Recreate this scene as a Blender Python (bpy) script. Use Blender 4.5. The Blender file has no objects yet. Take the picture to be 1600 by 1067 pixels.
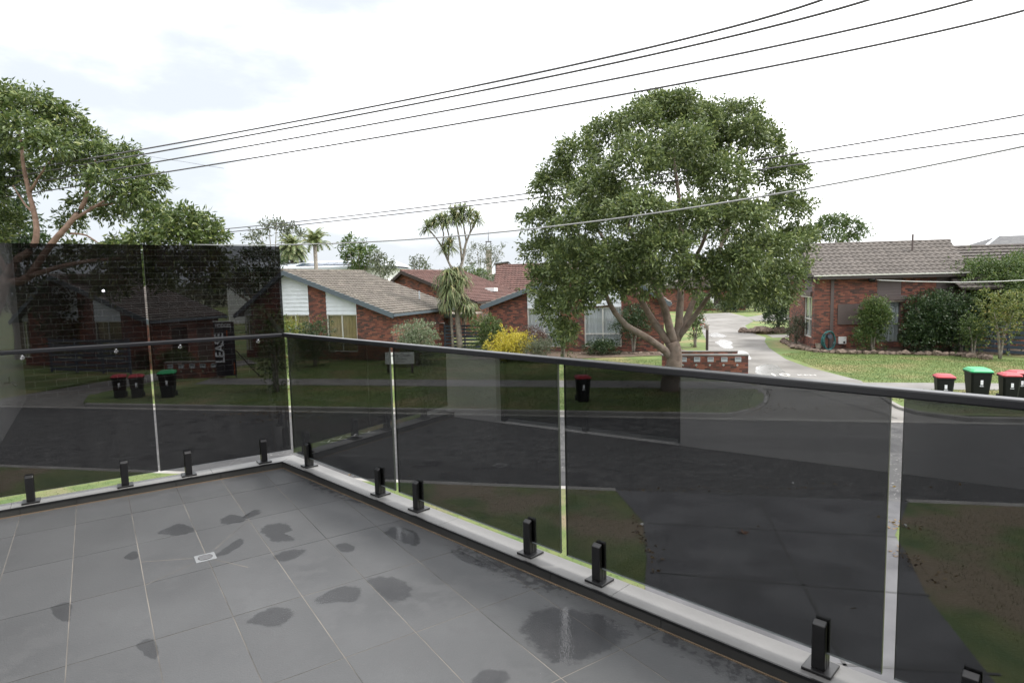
import bpy, bmesh, math, random
import numpy as np
from mathutils import Vector, Matrix
random.seed(7); rng = np.random.default_rng(7)
R = math.radians
scene = bpy.context.scene
col = scene.collection
# ------------------------------------------------------------------ camera
H = 4.3                                    # eye height above the street
FP, PITCH, ROLL = 972.05, .0949, -.0234
fw = np.array([0, math.cos(PITCH), -math.sin(PITCH)]); rt0 = np.array([1., 0, 0]); up0 = np.cross(rt0, fw)
RT = rt0*math.cos(ROLL)+up0*math.sin(ROLL); UP = -rt0*math.sin(ROLL)+up0*math.cos(ROLL); CAM = np.array([0, 0, H])
cd = bpy.data.cameras.new('camera'); cam = bpy.data.objects.new('camera', cd); col.objects.link(cam)
cd.sensor_width = 36; cd.lens = 36*FP/1600; cd.clip_start = .05; cd.clip_end = 3000
cam.matrix_world = Matrix(((RT[0], UP[0], -fw[0], 0), (RT[1], UP[1], -fw[1], 0), (RT[2], UP[2], -fw[2], H), (0, 0, 0, 1)))
scene.camera = cam
scene.render.resolution_x = 1024; scene.render.resolution_y = 682
# ------------------------------------------------------------------ sky, sun, exposure
SUN_EL, SUN_AZ = R(60), R(95)              # azimuth clockwise from +Y
w = bpy.data.worlds.new('World'); scene.world = w; w.use_nodes = True
nt = w.node_tree; nt.nodes.clear()
out = nt.nodes.new('ShaderNodeOutputWorld'); bg = nt.nodes.new('ShaderNodeBackground')
sky = nt.nodes.new('ShaderNodeTexSky'); sky.sky_type = 'NISHITA'; sky.sun_disc = False
sky.sun_elevation = SUN_EL; sky.sun_rotation = SUN_AZ; sky.dust_density = 3
sdir = (math.sin(SUN_AZ)*math.cos(SUN_EL), math.cos(SUN_AZ)*math.cos(SUN_EL), math.sin(SUN_EL))
tc = nt.nodes.new('ShaderNodeTexCoord'); mp = nt.nodes.new('ShaderNodeMapping'); mp.inputs['Scale'].default_value = (1, 1, 2.8)
no = nt.nodes.new('ShaderNodeTexNoise'); no.inputs['Scale'].default_value = 1.9; no.inputs['Detail'].default_value = 8; no.inputs['Roughness'].default_value = .55
dt = nt.nodes.new('ShaderNodeVectorMath'); dt.operation = 'DOT_PRODUCT'; dt.inputs[1].default_value = sdir      # thin cloud glows towards the sun
ad = nt.nodes.new('ShaderNodeMath'); ad.operation = 'MULTIPLY_ADD'; ad.inputs[1].default_value = 2.2; 
mr = nt.nodes.new('ShaderNodeMapRange'); mr.interpolation_type = 'SMOOTHSTEP'; mr.inputs['From Min'].default_value = .95; mr.inputs['From Max'].default_value = 1.65
cl_ = nt.nodes.new('ShaderNodeMixRGB'); cl_.inputs['Color1'].default_value = (4.3, 4.55, 4.85, 1); cl_.inputs['Color2'].default_value = (14, 14, 14.1, 1)
mx = nt.nodes.new('ShaderNodeMixRGB'); mx.inputs['Fac'].default_value = .9
nt.links.new(tc.outputs['Generated'], mp.inputs[0]); nt.links.new(mp.outputs[0], no.inputs['Vector']); nt.links.new(tc.outputs['Generated'], dt.inputs[0])
nt.links.new(no.outputs['Fac'], ad.inputs[0]); nt.links.new(dt.outputs['Value'], ad.inputs[2]); nt.links.new(ad.outputs[0], mr.inputs['Value'])
nt.links.new(mr.outputs[0], cl_.inputs['Fac']); nt.links.new(cl_.outputs[0], mx.inputs['Color2'])
nt.links.new(sky.outputs[0], mx.inputs['Color1']); nt.links.new(mx.outputs[0], bg.inputs[0])
bg.inputs[1].default_value = .1; nt.links.new(bg.outputs[0], out.inputs[0])
sl = bpy.data.lights.new('sun', 'SUN'); sl.energy = 1.5; sl.angle = R(11); sl.color = (1, .96, .9)
so = bpy.data.objects.new('sun', sl); col.objects.link(so); so.location = (0, 0, 30)
sd = Vector((math.sin(SUN_AZ)*math.cos(SUN_EL), math.cos(SUN_AZ)*math.cos(SUN_EL), math.sin(SUN_EL)))
so.rotation_euler = sd.to_track_quat('Z', 'Y').to_euler()
vs = scene.view_settings; vs.view_transform = 'Standard'; vs.look = 'None'; vs.exposure = 1.1; vs.gamma = 1
try:
    scene.cycles.max_bounces = 6; scene.cycles.transparent_max_bounces = 24; scene.cycles.glossy_bounces = 3
    scene.cycles.caustics_reflective = False; scene.cycles.caustics_refractive = False
except Exception: pass

# ------------------------------------------------------------------ helpers
def ray(x, y): return fw+RT*(x-800)/FP-UP*(y-533.5)/FP
def at(x, y, Y): d = ray(x, y); return CAM+d*Y/d[1]
def gnd(x, y, z=.12): d = ray(x, y); return CAM+d*(z-H)/d[2]
def tag(o, label=None, cat=None, group=None, kind=None):
    if label: o['label'] = label
    if cat: o['category'] = cat
    if group: o['group'] = group
    if kind: o['kind'] = kind
    return o
def empty(name, loc, rz=0, label=None, cat=None, group=None):
    o = bpy.data.objects.new(name, None); col.objects.link(o); o.location = loc; o.rotation_euler = (0, 0, rz)
    o.empty_display_size = .2
    return tag(o, label, cat, group)
def link(name, me, parent=None, world=True):
    o = bpy.data.objects.new(name, me); col.objects.link(o)
    if parent is not None:
        o.parent = parent
        if world and parent.type == 'EMPTY': o.matrix_parent_inverse = parent.matrix_basis.inverted()
    return o
def copy_tree(o, parent=None):
    c = o.copy(); col.objects.link(c); c.parent = parent
    for ch in o.children: copy_tree(ch, c)
    return c
class MB:
    def __init__(s): s.v = []; s.f = []
    def add(s, vs, fs):
        b = len(s.v); s.v += [tuple(map(float, v)) for v in vs]; s.f += [tuple(b+i for i in f) for f in fs]; return s
    def hexa(s, p):           # 4 bottom + 4 top points
        return s.add(p, [(3, 2, 1, 0), (4, 5, 6, 7), (0, 1, 5, 4), (1, 2, 6, 5), (2, 3, 7, 6), (3, 0, 4, 7)])
    def box(s, x0, x1, y0, y1, z0, z1):
        x0, x1 = min(x0, x1), max(x0, x1); y0, y1 = min(y0, y1), max(y0, y1)
        return s.hexa([(x0, y0, z0), (x1, y0, z0), (x1, y1, z0), (x0, y1, z0), (x0, y0, z1), (x1, y0, z1), (x1, y1, z1), (x0, y1, z1)])
    def beam(s, a, b, w, h, updir=(0, 0, 1)):      # bar from a to b, w across, h along updir, centred
        a = Vector(a); b = Vector(b); d = (b-a).normalized(); u = Vector(updir); sd_ = d.cross(u).normalized(); u = sd_.cross(d).normalized()
        q = []
        for p in (a, b):
            q.append([p-sd_*w/2-u*h/2, p+sd_*w/2-u*h/2, p+sd_*w/2+u*h/2, p-sd_*w/2+u*h/2])
        A, B = q
        return s.add(A+B, [(0, 1, 2, 3), (7, 6, 5, 4), (0, 4, 5, 1), (1, 5, 6, 2), (2, 6, 7, 3), (3, 7, 4, 0)])
    def prism(s, poly, z0, z1):                    # ccw polygon in xy
        n = len(poly)
        vs = [(p[0], p[1], z0) for p in poly]+[(p[0], p[1], z1) for p in poly]
        return s.add(vs, [tuple(range(n-1, -1, -1)), tuple(range(n, 2*n))]+[(i, (i+1) % n, n+(i+1) % n, n+i) for i in range(n)])
    def prism_y(s, poly, y0, y1):                  # polygon of (x,z) extruded along y
        n = len(poly)
        vs = [(p[0], y0, p[1]) for p in poly]+[(p[0], y1, p[1]) for p in poly]
        return s.add(vs, [tuple(range(n)), tuple(range(2*n-1, n-1, -1))]+[(i, n+i, n+(i+1) % n, (i+1) % n) for i in range(n)])
    def tube(s, pts, rad, n=8, cap=True):
        pts = [Vector(p) for p in pts]; m = len(pts)
        if not hasattr(rad, '__len__'): rad = [rad]*m
        b = len(s.v); ref = Vector((.3, .1, 1)).normalized()
        for i, p in enumerate(pts):
            d = (pts[min(i+1, m-1)]-pts[max(i-1, 0)]).normalized()
            r_ = Vector((1, .2, 0)) if abs(d.z) > .8 else ref
            a = d.cross(r_).normalized(); c = d.cross(a).normalized()
            for k in range(n):
                t = 2*math.pi*k/n; q = p+(a*math.cos(t)+c*math.sin(t))*rad[i]; s.v.append(tuple(q))
        for i in range(m-1):
            for k in range(n):
                k2 = (k+1) % n; s.f.append((b+i*n+k, b+i*n+k2, b+(i+1)*n+k2, b+(i+1)*n+k))
        if cap: s.f.append(tuple(b+k for k in range(n-1, -1, -1))); s.f.append(tuple(b+(m-1)*n+k for k in range(n)))
        return s
    def mesh(s, name, mat, smooth=False):
        me = bpy.data.meshes.new(name); me.from_pydata(s.v, [], s.f); me.materials.append(mat)
        bm = bmesh.new(); bm.from_mesh(me); bmesh.ops.recalc_face_normals(bm, faces=bm.faces); bm.to_mesh(me); bm.free()
        uv = me.uv_layers.new(name='UVMap'); dat = np.zeros((len(me.loops), 2)); V = np.array(s.v)
        for p in me.polygons:
            n = p.normal
            for li in p.loop_indices:
                c = V[me.loops[li].vertex_index]
                if abs(n.z) > .75: dat[li] = (c[0], c[1])
                else:
                    h = math.hypot(n.x, n.y) or 1; dat[li] = ((-n.y*c[0]+n.x*c[1])/h, c[2])
        uv.data.foreach_set('uv', dat.ravel())
        if smooth: me.polygons.foreach_set('use_smooth', [True]*len(me.polygons))
        return me
    def build(s, name, mat, parent=None, world=True, smooth=False, bevel=0):
        o = link(name, s.mesh(name, mat, smooth), parent, world)
        if bevel:
            m = o.modifiers.new('bevel', 'BEVEL'); m.width = bevel; m.segments = 2; m.limit_method = 'ANGLE'
        return o
# ------------------------------------------------------------------ materials
def new_mat(name):
    m = bpy.data.materials.new(name); m.use_nodes = True; n = m.node_tree
    return m, n, n.nodes['Principled BSDF'], n.nodes['Material Output']
def N(n, t, **k):
    o = n.nodes.new(t)
    for a, v in k.items():
        if a in o.inputs: o.inputs[a].default_value = v
        else: setattr(o, a, v)
    return o
def c4(c): return (c[0], c[1], c[2], 1)
def noise_mat(name, c1, c2, scale=5, rough=.8, bump=0, bscale=60, detail=6, lo=.35, hi=.65, coord='Object', c3=None, s3=1, spec=.5, rnd=0, speck=None, dirt=(.48, .62)):
    m, n, b, o = new_mat(name)
    t = N(n, 'ShaderNodeTexCoord'); a = N(n, 'ShaderNodeTexNoise', Scale=scale, Detail=detail)
    n.links.new(t.outputs[coord], a.inputs['Vector'])
    r = N(n, 'ShaderNodeValToRGB'); e = r.color_ramp.elements
    e[0].position = lo; e[0].color = c4(c1); e[1].position = hi; e[1].color = c4(c2)
    n.links.new(a.outputs['Fac'], r.inputs[0]); src = r.outputs[0]
    if c3:
        a3 = N(n, 'ShaderNodeTexNoise', Scale=s3, Detail=4); n.links.new(t.outputs[coord], a3.inputs['Vector'])
        r3 = N(n, 'ShaderNodeValToRGB'); r3.color_ramp.elements[0].position = dirt[0]; r3.color_ramp.elements[1].position = dirt[1]
        n.links.new(a3.outputs['Fac'], r3.inputs[0]); mm = N(n, 'ShaderNodeMixRGB'); mm.inputs['Color2'].default_value = c4(c3)
        n.links.new(r3.outputs[0], mm.inputs['Fac']); n.links.new(src, mm.inputs['Color1']); src = mm.outputs[0]
    if speck:
        a4 = N(n, 'ShaderNodeTexNoise', Scale=speck[0], Detail=2, Roughness=.7); n.links.new(t.outputs[coord], a4.inputs['Vector'])
        r4 = N(n, 'ShaderNodeValToRGB'); r4.color_ramp.elements[0].position = speck[1]; r4.color_ramp.elements[1].position = speck[1]+.05; n.links.new(a4.outputs['Fac'], r4.inputs[0])
        m4 = N(n, 'ShaderNodeMixRGB'); m4.inputs['Color2'].default_value = c4(speck[2]); n.links.new(r4.outputs[0], m4.inputs['Fac']); n.links.new(src, m4.inputs['Color1']); src = m4.outputs[0]
    if rnd:
        oi = N(n, 'ShaderNodeObjectInfo'); mr = N(n, 'ShaderNodeMapRange'); mr.inputs['To Min'].default_value = 1-rnd; mr.inputs['To Max'].default_value = 1+rnd
        n.links.new(oi.outputs['Random'], mr.inputs['Value']); hs = N(n, 'ShaderNodeHueSaturation')
        n.links.new(mr.outputs[0], hs.inputs['Value']); n.links.new(src, hs.inputs['Color']); src = hs.outputs[0]
    n.links.new(src, b.inputs['Base Color']); b.inputs['Roughness'].default_value = rough; b.inputs['Specular IOR Level'].default_value = spec
    if bump:
        a2 = N(n, 'ShaderNodeTexNoise', Scale=bscale, Detail=5); n.links.new(t.outputs[coord], a2.inputs['Vector'])
        bp = N(n, 'ShaderNodeBump', Strength=bump, Distance=.02); n.links.new(a2.outputs['Fac'], bp.inputs['Height']); n.links.new(bp.outputs[0], b.inputs['Normal'])
    return m
def brick_mat(name, cols, mortar):
    m, n, b, o = new_mat(name)
    t = N(n, 'ShaderNodeTexCoord'); k = N(n, 'ShaderNodeTexBrick', Scale=1.0)
    k.inputs['Brick Width'].default_value = .24; k.inputs['Row Height'].default_value = .086; k.inputs['Mortar Size'].default_value = .006; k.inputs['Mortar Smooth'].default_value = .2
    k.inputs['Color1'].default_value = (0, 0, 0, 1); k.inputs['Color2'].default_value = (1, 1, 1, 1); k.inputs['Mortar'].default_value = (.5, .5, .5, 1); k.inputs['Bias'].default_value = 0
    n.links.new(t.outputs['UV'], k.inputs['Vector'])
    a = N(n, 'ShaderNodeTexNoise', Scale=1.6, Detail=3); n.links.new(t.outputs['UV'], a.inputs['Vector'])
    ma = N(n, 'ShaderNodeMath', operation='MULTIPLY_ADD'); ma.inputs[1].default_value = .5; n.links.new(a.outputs['Fac'], ma.inputs[0])
    m2 = N(n, 'ShaderNodeMath', operation='MULTIPLY'); m2.inputs[1].default_value = .75; n.links.new(k.outputs['Color'], m2.inputs[0]); n.links.new(m2.outputs[0], ma.inputs[2])
    r = N(n, 'ShaderNodeValToRGB'); e = r.color_ramp.elements; e[0].position = .2; e[0].color = c4(cols[0]); e[1].position = .95; e[1].color = c4(cols[-1])
    for i, c in enumerate(cols[1:-1]): x = e.new(.2+.75*(i+1)/(len(cols)-1)); x.color = c4(c)
    n.links.new(ma.outputs[0], r.inputs[0])
    mm = N(n, 'ShaderNodeMixRGB'); mm.inputs['Color2'].default_value = c4(mortar)
    n.links.new(k.outputs['Fac'], mm.inputs['Fac']); n.links.new(r.outputs[0], mm.inputs['Color1'])
    n.links.new(mm.outputs[0], b.inputs['Base Color']); b.inputs['Roughness'].default_value = .85
    bp = N(n, 'ShaderNodeBump', Strength=.5, Distance=.008); bp.invert = True; n.links.new(k.outputs['Fac'], bp.inputs['Height']); n.links.new(bp.outputs[0], b.inputs['Normal'])
    return m
def leaf_mat(name, c1, c2, c3=None, rough=.5, trans=.3):
    m, n, b, o = new_mat(name)
    g = N(n, 'ShaderNodeNewGeometry'); r = N(n, 'ShaderNodeValToRGB'); e = r.color_ramp.elements
    e[0].color = c4(c1); e[1].color = c4(c2); e[1].position = .8
    if c3: x = e.new(.93); x.color = c4(c2); e[2].position = 1.0; e[2].color = c4(c3)
    n.links.new(g.outputs['Random Per Island'], r.inputs[0]); n.links.new(r.outputs[0], b.inputs['Base Color'])
    b.inputs['Roughness'].default_value = rough
    tl = N(n, 'ShaderNodeBsdfTranslucent'); ms = N(n, 'ShaderNodeMixShader'); ms.inputs[0].default_value = trans
    n.links.new(r.outputs[0], tl.inputs[0]); n.links.new(b.outputs[0], ms.inputs[1]); n.links.new(tl.outputs[0], ms.inputs[2]); n.links.new(ms.outputs[0], o.inputs[0])
    return m
def plain(name, c, rough=.5, metal=0, bump=0, spec=.5):
    m = noise_mat(name, [v*.95 for v in c], [min(1, v*1.04) for v in c], 2.5, rough, bump, 40, spec=spec)
    m.node_tree.nodes['Principled BSDF'].inputs['Metallic'].default_value = metal
    return m
def glass_mat(name, tint, gloss=1.0, ior=1.5, dust=.016):
    m, n, b, o = new_mat(name); n.nodes.remove(b)
    t = N(n, 'ShaderNodeBsdfTransparent'); t.inputs[0].default_value = c4([v**.5 for v in tint])
    g = N(n, 'ShaderNodeBsdfGlossy'); g.inputs['Roughness'].default_value = .0; g.inputs[0].default_value = (gloss, gloss, gloss, 1)
    fr = N(n, 'ShaderNodeFresnel', IOR=ior); ms = N(n, 'ShaderNodeMixShader')
    ge = N(n, 'ShaderNodeNewGeometry'); mr = N(n, 'ShaderNodeMapRange'); mr.inputs['To Min'].default_value = ior; mr.inputs['To Max'].default_value = 1/ior   # same reflectance at both faces of the sheet
    n.links.new(ge.outputs['Backfacing'], mr.inputs['Value']); n.links.new(mr.outputs[0], fr.inputs['IOR'])
    n.links.new(fr.outputs[0], ms.inputs[0]); n.links.new(t.outputs[0], ms.inputs[1]); n.links.new(g.outputs[0], ms.inputs[2])
    df = N(n, 'ShaderNodeBsdfDiffuse'); df.inputs[0].default_value = (.6, .6, .58, 1); tc_ = N(n, 'ShaderNodeTexCoord'); mp_ = N(n, 'ShaderNodeMapping'); mp_.inputs['Scale'].default_value = (5, 5, 1.2)
    nz = N(n, 'ShaderNodeTexNoise', Scale=1.5, Detail=7, Roughness=.65); r_ = N(n, 'ShaderNodeMapRange'); r_.inputs['From Min'].default_value = .42; r_.inputs['From Max'].default_value = .8; r_.inputs['To Max'].default_value = dust
    m3 = N(n, 'ShaderNodeMixShader'); n.links.new(tc_.outputs['Object'], mp_.inputs[0]); n.links.new(mp_.outputs[0], nz.inputs['Vector']); n.links.new(nz.outputs['Fac'], r_.inputs['Value']); n.links.new(r_.outputs[0], m3.inputs[0])
    n.links.new(ms.outputs[0], m3.inputs[1]); n.links.new(df.outputs[0], m3.inputs[2]); n.links.new(m3.outputs[0], o.inputs[0])
    return m
M = {}
M['asphalt'] = noise_mat('asphalt', (.045, .045, .047), (.092, .091, .091), 3.0, .9, .5, 90, c3=(.066, .066, .066), s3=.35, spec=.25, speck=(11, .62, (.22, .22, .21)))
M['patch'] = noise_mat('asphalt_patch', (.042, .042, .044), (.062, .062, .063), 2, .9, .5, 90, spec=.25, speck=(14, .68, (.13, .13, .125)))
M['ground'] = noise_mat('ground', (.06, .09, .03), (.13, .12, .06), .5, .95)
M['grass'] = noise_mat('grass', (.080, .130, .032), (.135, .172, .05), 1.2, .95, .7, 35, c3=(.20, .175, .075), s3=.45, dirt=(.5, .66))
M['near_grass'] = noise_mat('near_grass', (.06, .10, .025), (.12, .14, .045), 2.0, .95, .8, 30, c3=(.165, .128, .082), s3=.55, dirt=(.49, .60))
M['blade'] = leaf_mat('grass_blade', (.075, .128, .032), (.145, .19, .055), (.25, .215, .10))
M['concrete'] = noise_mat('concrete', (.145, .138, .127), (.21, .202, .188), .8, .85, .25, 50, c3=(.23, .222, .21), s3=.3, spec=.2)
M['wetconcrete'] = noise_mat('wet_concrete', (.17, .165, .155), (.24, .233, .22), 1.2, .22, .15, 30)
M['path'] = noise_mat('footpath', (.17, .165, .158), (.23, .222, .21), 1.1, .9, .2, 50, spec=.2)
M['darkdrive'] = noise_mat('dark_driveway', (.082, .082, .087), (.118, .118, .123), 1.2, .85, .3, 80, spec=.25, c3=(.07, .07, .074), s3=.9)
M['kerb'] = noise_mat('kerb_concrete', (.21, .20, .185), (.31, .30, .28), 1.5, .9, .3, 40, spec=.2)
M['joint'] = plain('joint_dark', (.06, .06, .06), .9)
M['tile'] = noise_mat('balcony_tile', (.062, .064, .067), (.098, .101, .104), 1.7, .5, .14, 180, lo=.25, hi=.75, c3=(.084, .086, .089), s3=11, rnd=.09, speck=(110, .70, (.17, .17, .17)))
M['grout'] = noise_mat('grout', (.06, .06, .06), (.24, .22, .195), 2.3, .9)
M['kerbcap'] = noise_mat('kerb_cap', (.145, .144, .142), (.19, .188, .184), 3, .5, .05, 150, c3=(.165, .163, .16), s3=1.4, spec=.4)
M['kerbface'] = noise_mat('kerb_face', (.04, .04, .038), (.06, .06, .057), 3, .4)
M['ogrout'] = plain('orange_grout', (.20, .145, .095), .9)
M['black'] = plain('black_metal', (.012, .012, .013), .35)
M['rail'] = plain('rail_aluminium', (.012, .0125, .015), .34, 0)
M['chrome'] = plain('chrome', (.6, .6, .62), .2, 1)
M['steel'] = plain('brushed_steel', (.24, .25, .26), .4)
M['tint'] = glass_mat('tinted_glass', (.098, .102, .106), 1.0, dust=.008)
M['tint_tall'] = glass_mat('tinted_privacy_glass', (.090, .092, .096), 1.0, dust=.010)
M['glass_edge'] = plain('glass_edge', (.55, .6, .6), .3)
M['glass_side'] = plain('glass_side', (.03, .035, .035), .3)
M['pane'] = glass_mat('window_glass', (.78, .80, .80))
M['darkpane'] = glass_mat('dark_window_glass', (.12, .13, .14))
def water_film(name='water_film', tint=.62, breakup=0, gloss=.5):
    """thin film of water: full in the middle (attribute wet = 1), thinning out to nothing at the edge"""
    m, n, b, o = new_mat(name); n.nodes.remove(b)
    at_ = N(n, 'ShaderNodeAttribute'); at_.attribute_name = 'wet'; tc_ = N(n, 'ShaderNodeTexCoord')
    a2 = N(n, 'ShaderNodeTexNoise', Scale=26.0 if not breakup else 34.0, Detail=4); n.links.new(tc_.outputs['Object'], a2.inputs['Vector'])
    ad_ = N(n, 'ShaderNodeMath', operation='MULTIPLY_ADD'); ad_.inputs[1].default_value = 1.1 if not breakup else 2.4; n.links.new(a2.outputs['Fac'], ad_.inputs[0]); n.links.new(at_.outputs['Fac'], ad_.inputs[2])
    mr_ = N(n, 'ShaderNodeMapRange'); mr_.inputs['From Min'].default_value = .66 if not breakup else 1.55; mr_.inputs['From Max'].default_value = .92 if not breakup else 1.8; n.links.new(ad_.outputs[0], mr_.inputs['Value'])
    clear = N(n, 'ShaderNodeBsdfTransparent'); t = N(n, 'ShaderNodeBsdfTransparent'); t.inputs[0].default_value = (tint, tint, tint*1.01, 1)
    g = N(n, 'ShaderNodeBsdfGlossy'); g.inputs['Roughness'].default_value = .04 if gloss > .5 else .12; g.inputs[0].default_value = (gloss, gloss, gloss, 1)
    fr = N(n, 'ShaderNodeFresnel', IOR=1.33); ge = N(n, 'ShaderNodeNewGeometry'); mi = N(n, 'ShaderNodeMapRange'); mi.inputs['To Min'].default_value = 1.33; mi.inputs['To Max'].default_value = 1/1.33
    n.links.new(ge.outputs['Backfacing'], mi.inputs['Value']); n.links.new(mi.outputs[0], fr.inputs['IOR'])
    ms = N(n, 'ShaderNodeMixShader'); m2 = N(n, 'ShaderNodeMixShader')
    a = N(n, 'ShaderNodeTexNoise', Scale=90.0, Detail=2); bp = N(n, 'ShaderNodeBump', Strength=.2, Distance=.004)
    n.links.new(tc_.outputs['Object'], a.inputs['Vector']); n.links.new(a.outputs['Fac'], bp.inputs['Height']); n.links.new(bp.outputs[0], g.inputs['Normal'])
    n.links.new(fr.outputs[0], ms.inputs[0]); n.links.new(t.outputs[0], ms.inputs[1]); n.links.new(g.outputs[0], ms.inputs[2])
    n.links.new(mr_.outputs[0], m2.inputs[0]); n.links.new(clear.outputs[0], m2.inputs[1]); n.links.new(ms.outputs[0], m2.inputs[2]); n.links.new(m2.outputs[0], o.inputs[0])
    return m
M['damp'] = water_film('damp_film', .82, 0, .4); M['fringe'] = water_film('damp_fringe', .80, 1, .35)
M['water'] = water_film('water_film', .74, 0, 1.0)
M['brick'] = brick_mat('red_brick', [(.05, .034, .031), (.088, .046, .037), (.15, .055, .041), (.21, .072, .049), (.26, .098, .062)], (.095, .07, .06))
M['brick_old'] = brick_mat('brown_brick', [(.035, .022, .02), (.06, .03, .026), (.09, .038, .03)], (.40, .385, .36))
M['render'] = plain('white_render', (.74, .75, .76), .8)
M['board'] = plain('white_weatherboard', (.72, .76, .80), .55)
M['brownboard'] = plain('brown_weatherboard', (.10, .075, .07), .6)
M['fascia'] = plain('slate_fascia', (.10, .125, .145), .5)
M['brownfascia'] = plain('brown_fascia', (.04, .028, .025), .5)
M['frame'] = plain('cream_frame', (.62, .61, .56), .5)
M['white'] = plain('white_paint', (.75, .75, .74), .45)
M['curtain'] = plain('white_curtain', (.62, .65, .68), .9)
M['blind'] = plain('tan_blind', (.38, .30, .15), .9)
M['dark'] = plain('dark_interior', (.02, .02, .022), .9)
M['rooftile'] = noise_mat('grey_brown_tile', (.062, .053, .047), (.135, .118, .105), 3.5, .85, .3, 30, c3=(.09, .079, .071), s3=1.1, rnd=.16)
M['rooftile_l'] = noise_mat('weathered_tile', (.088, .078, .064), (.195, .172, .145), 2.5, .85, .3, 30, c3=(.138, .122, .103), s3=.8)
M['rooftile_b'] = noise_mat('brown_red_tile', (.085, .045, .037), (.135, .07, .058), 2.5, .85, .3, 30)
M['darktile'] = noise_mat('dark_tile', (.07, .07, .075), (.11, .11, .11), 2.5, .8)
M['metalroof'] = plain('zinc_roof', (.42, .45, .48), .4)
M['bluefence'] = plain('blue_grey_fence', (.055, .072, .10), .6)
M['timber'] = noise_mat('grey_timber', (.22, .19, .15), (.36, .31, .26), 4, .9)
M['bark'] = noise_mat('bark_pink', (.115, .086, .068), (.22, .168, .135), 5, .9, .6, 18, c3=(.18, .15, .125), s3=2)
M['barkred'] = noise_mat('bark_red', (.19, .12, .088), (.31, .205, .155), 4, .85, .5, 15)
M['barkgrey'] = noise_mat('bark_grey', (.16, .14, .12), (.28, .25, .21), 6, .9, .6, 20)
M['rock'] = noise_mat('basalt_rock', (.10, .075, .06), (.24, .18, .14), 5, .9, .8, 12)
M['soil'] = noise_mat('mulch', (.07, .05, .035), (.15, .11, .08), 8, .95, .8, 25)
M['bin'] = plain('bin_green_black', (.008, .009, .0085), .55, spec=.25)
M['binred'] = plain('bin_red', (.36, .03, .042), .5)
M['bingreen'] = plain('bin_green', (.02, .33, .12), .4)
M['rubber'] = plain('rubber', (.015, .015, .015), .8)
M['signblack'] = plain('sign_black', (.012, .012, .02), .4)
M['signgrey'] = plain('sign_letter', (.8, .8, .84), .5)
M['orange'] = plain('orange_paint', (.55, .12, .03), .5)
M['cable'] = plain('cable_grey', (.09, .085, .09), .6)
M['cablemid'] = plain('cable_pale_grey', (.24, .24, .24), .5)
M['cablewhite'] = plain('cable_white', (.6, .6, .58), .5)
M['hose'] = plain('hose_green', (.03, .14, .14), .4)
M['paintmark'] = plain('road_paint', (.62, .61, .58), .6)
M['solar'] = plain('solar_panel', (.05, .07, .11), .2)
M['leaf_main'] = leaf_mat('leaf_main', (.056, .088, .030), (.155, .202, .065), (.27, .305, .10), rough=.45)
M['leaf_left'] = leaf_mat('leaf_left', (.042, .074, .021), (.125, .172, .048), (.24, .265, .08), rough=.4)
M['leaf_dark'] = leaf_mat('leaf_dark', (.018, .042, .015), (.05, .085, .03), (.09, .12, .04), rough=.35)
M['leaf_mid'] = leaf_mat('leaf_mid', (.04, .075, .02), (.10, .15, .04), (.17, .20, .06))
M['leaf_pale'] = leaf_mat('leaf_pale', (.08, .11, .06), (.20, .25, .14), (.38, .40, .30))
M['leaf_yellow'] = leaf_mat('leaf_yellow', (.30, .27, .03), (.58, .48, .05), (.66, .58, .12))
M['leaf_yg'] = leaf_mat('leaf_yellow_green', (.10, .14, .025), (.26, .28, .05), (.40, .34, .08))
M['leaf_maple'] = leaf_mat('leaf_maple', (.07, .10, .025), (.17, .20, .05), (.34, .29, .08))
M['leaf_red'] = leaf_mat('leaf_red_brown', (.06, .035, .03), (.14, .08, .06), (.20, .12, .08))
M['leaf_grey'] = leaf_mat('leaf_grey_green', (.06, .075, .045), (.13, .15, .09), (.19, .20, .13))
M['leaf_cord'] = leaf_mat('leaf_cordyline', (.075, .115, .045), (.21, .25, .10), (.36, .32, .17))
M['leaf_litter'] = leaf_mat('leaf_litter', (.09, .045, .02), (.28, .18, .06), (.38, .28, .10))
M['flower'] = leaf_mat('flower_pink', (.5, .16, .12), (.6, .25, .2))
M['deadleaf'] = plain('dead_leaf', (.16, .06, .02), .8)

# ------------------------------------------------------------------ foliage
def leaves_mesh(name, pos, axis, length, width, mat, fold=.25):
    n = len(pos); axis = axis/np.linalg.norm(axis, axis=1, keepdims=True)
    rv = rng.normal(size=(n, 3)); side = np.cross(axis, rv); side /= np.linalg.norm(side, axis=1, keepdims=True)+1e-9
    nor = np.cross(side, axis)
    L = (length*(.65+.7*rng.random(n)))[:, None]; Wd = (width*(.65+.7*rng.random(n)))[:, None]
    v = np.stack([pos, pos+axis*L*.45+side*Wd*.5+nor*Wd*fold, pos+axis*L, pos+axis*L*.45-side*Wd*.5+nor*Wd*fold], 1).reshape(-1, 3)
    me = bpy.data.meshes.new(name); me.vertices.add(4*n); me.vertices.foreach_set('co', v.ravel())
    me.loops.add(6*n); b = np.arange(n)*4
    idx = np.stack([b, b+1, b+2, b, b+2, b+3], 1).ravel(); me.loops.foreach_set('vertex_index', idx)
    me.polygons.add(2*n); me.polygons.foreach_set('loop_start', np.arange(2*n)*3); me.polygons.foreach_set('loop_total', np.full(2*n, 3))
    me.materials.append(mat); me.update(calc_edges=True); return me
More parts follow.
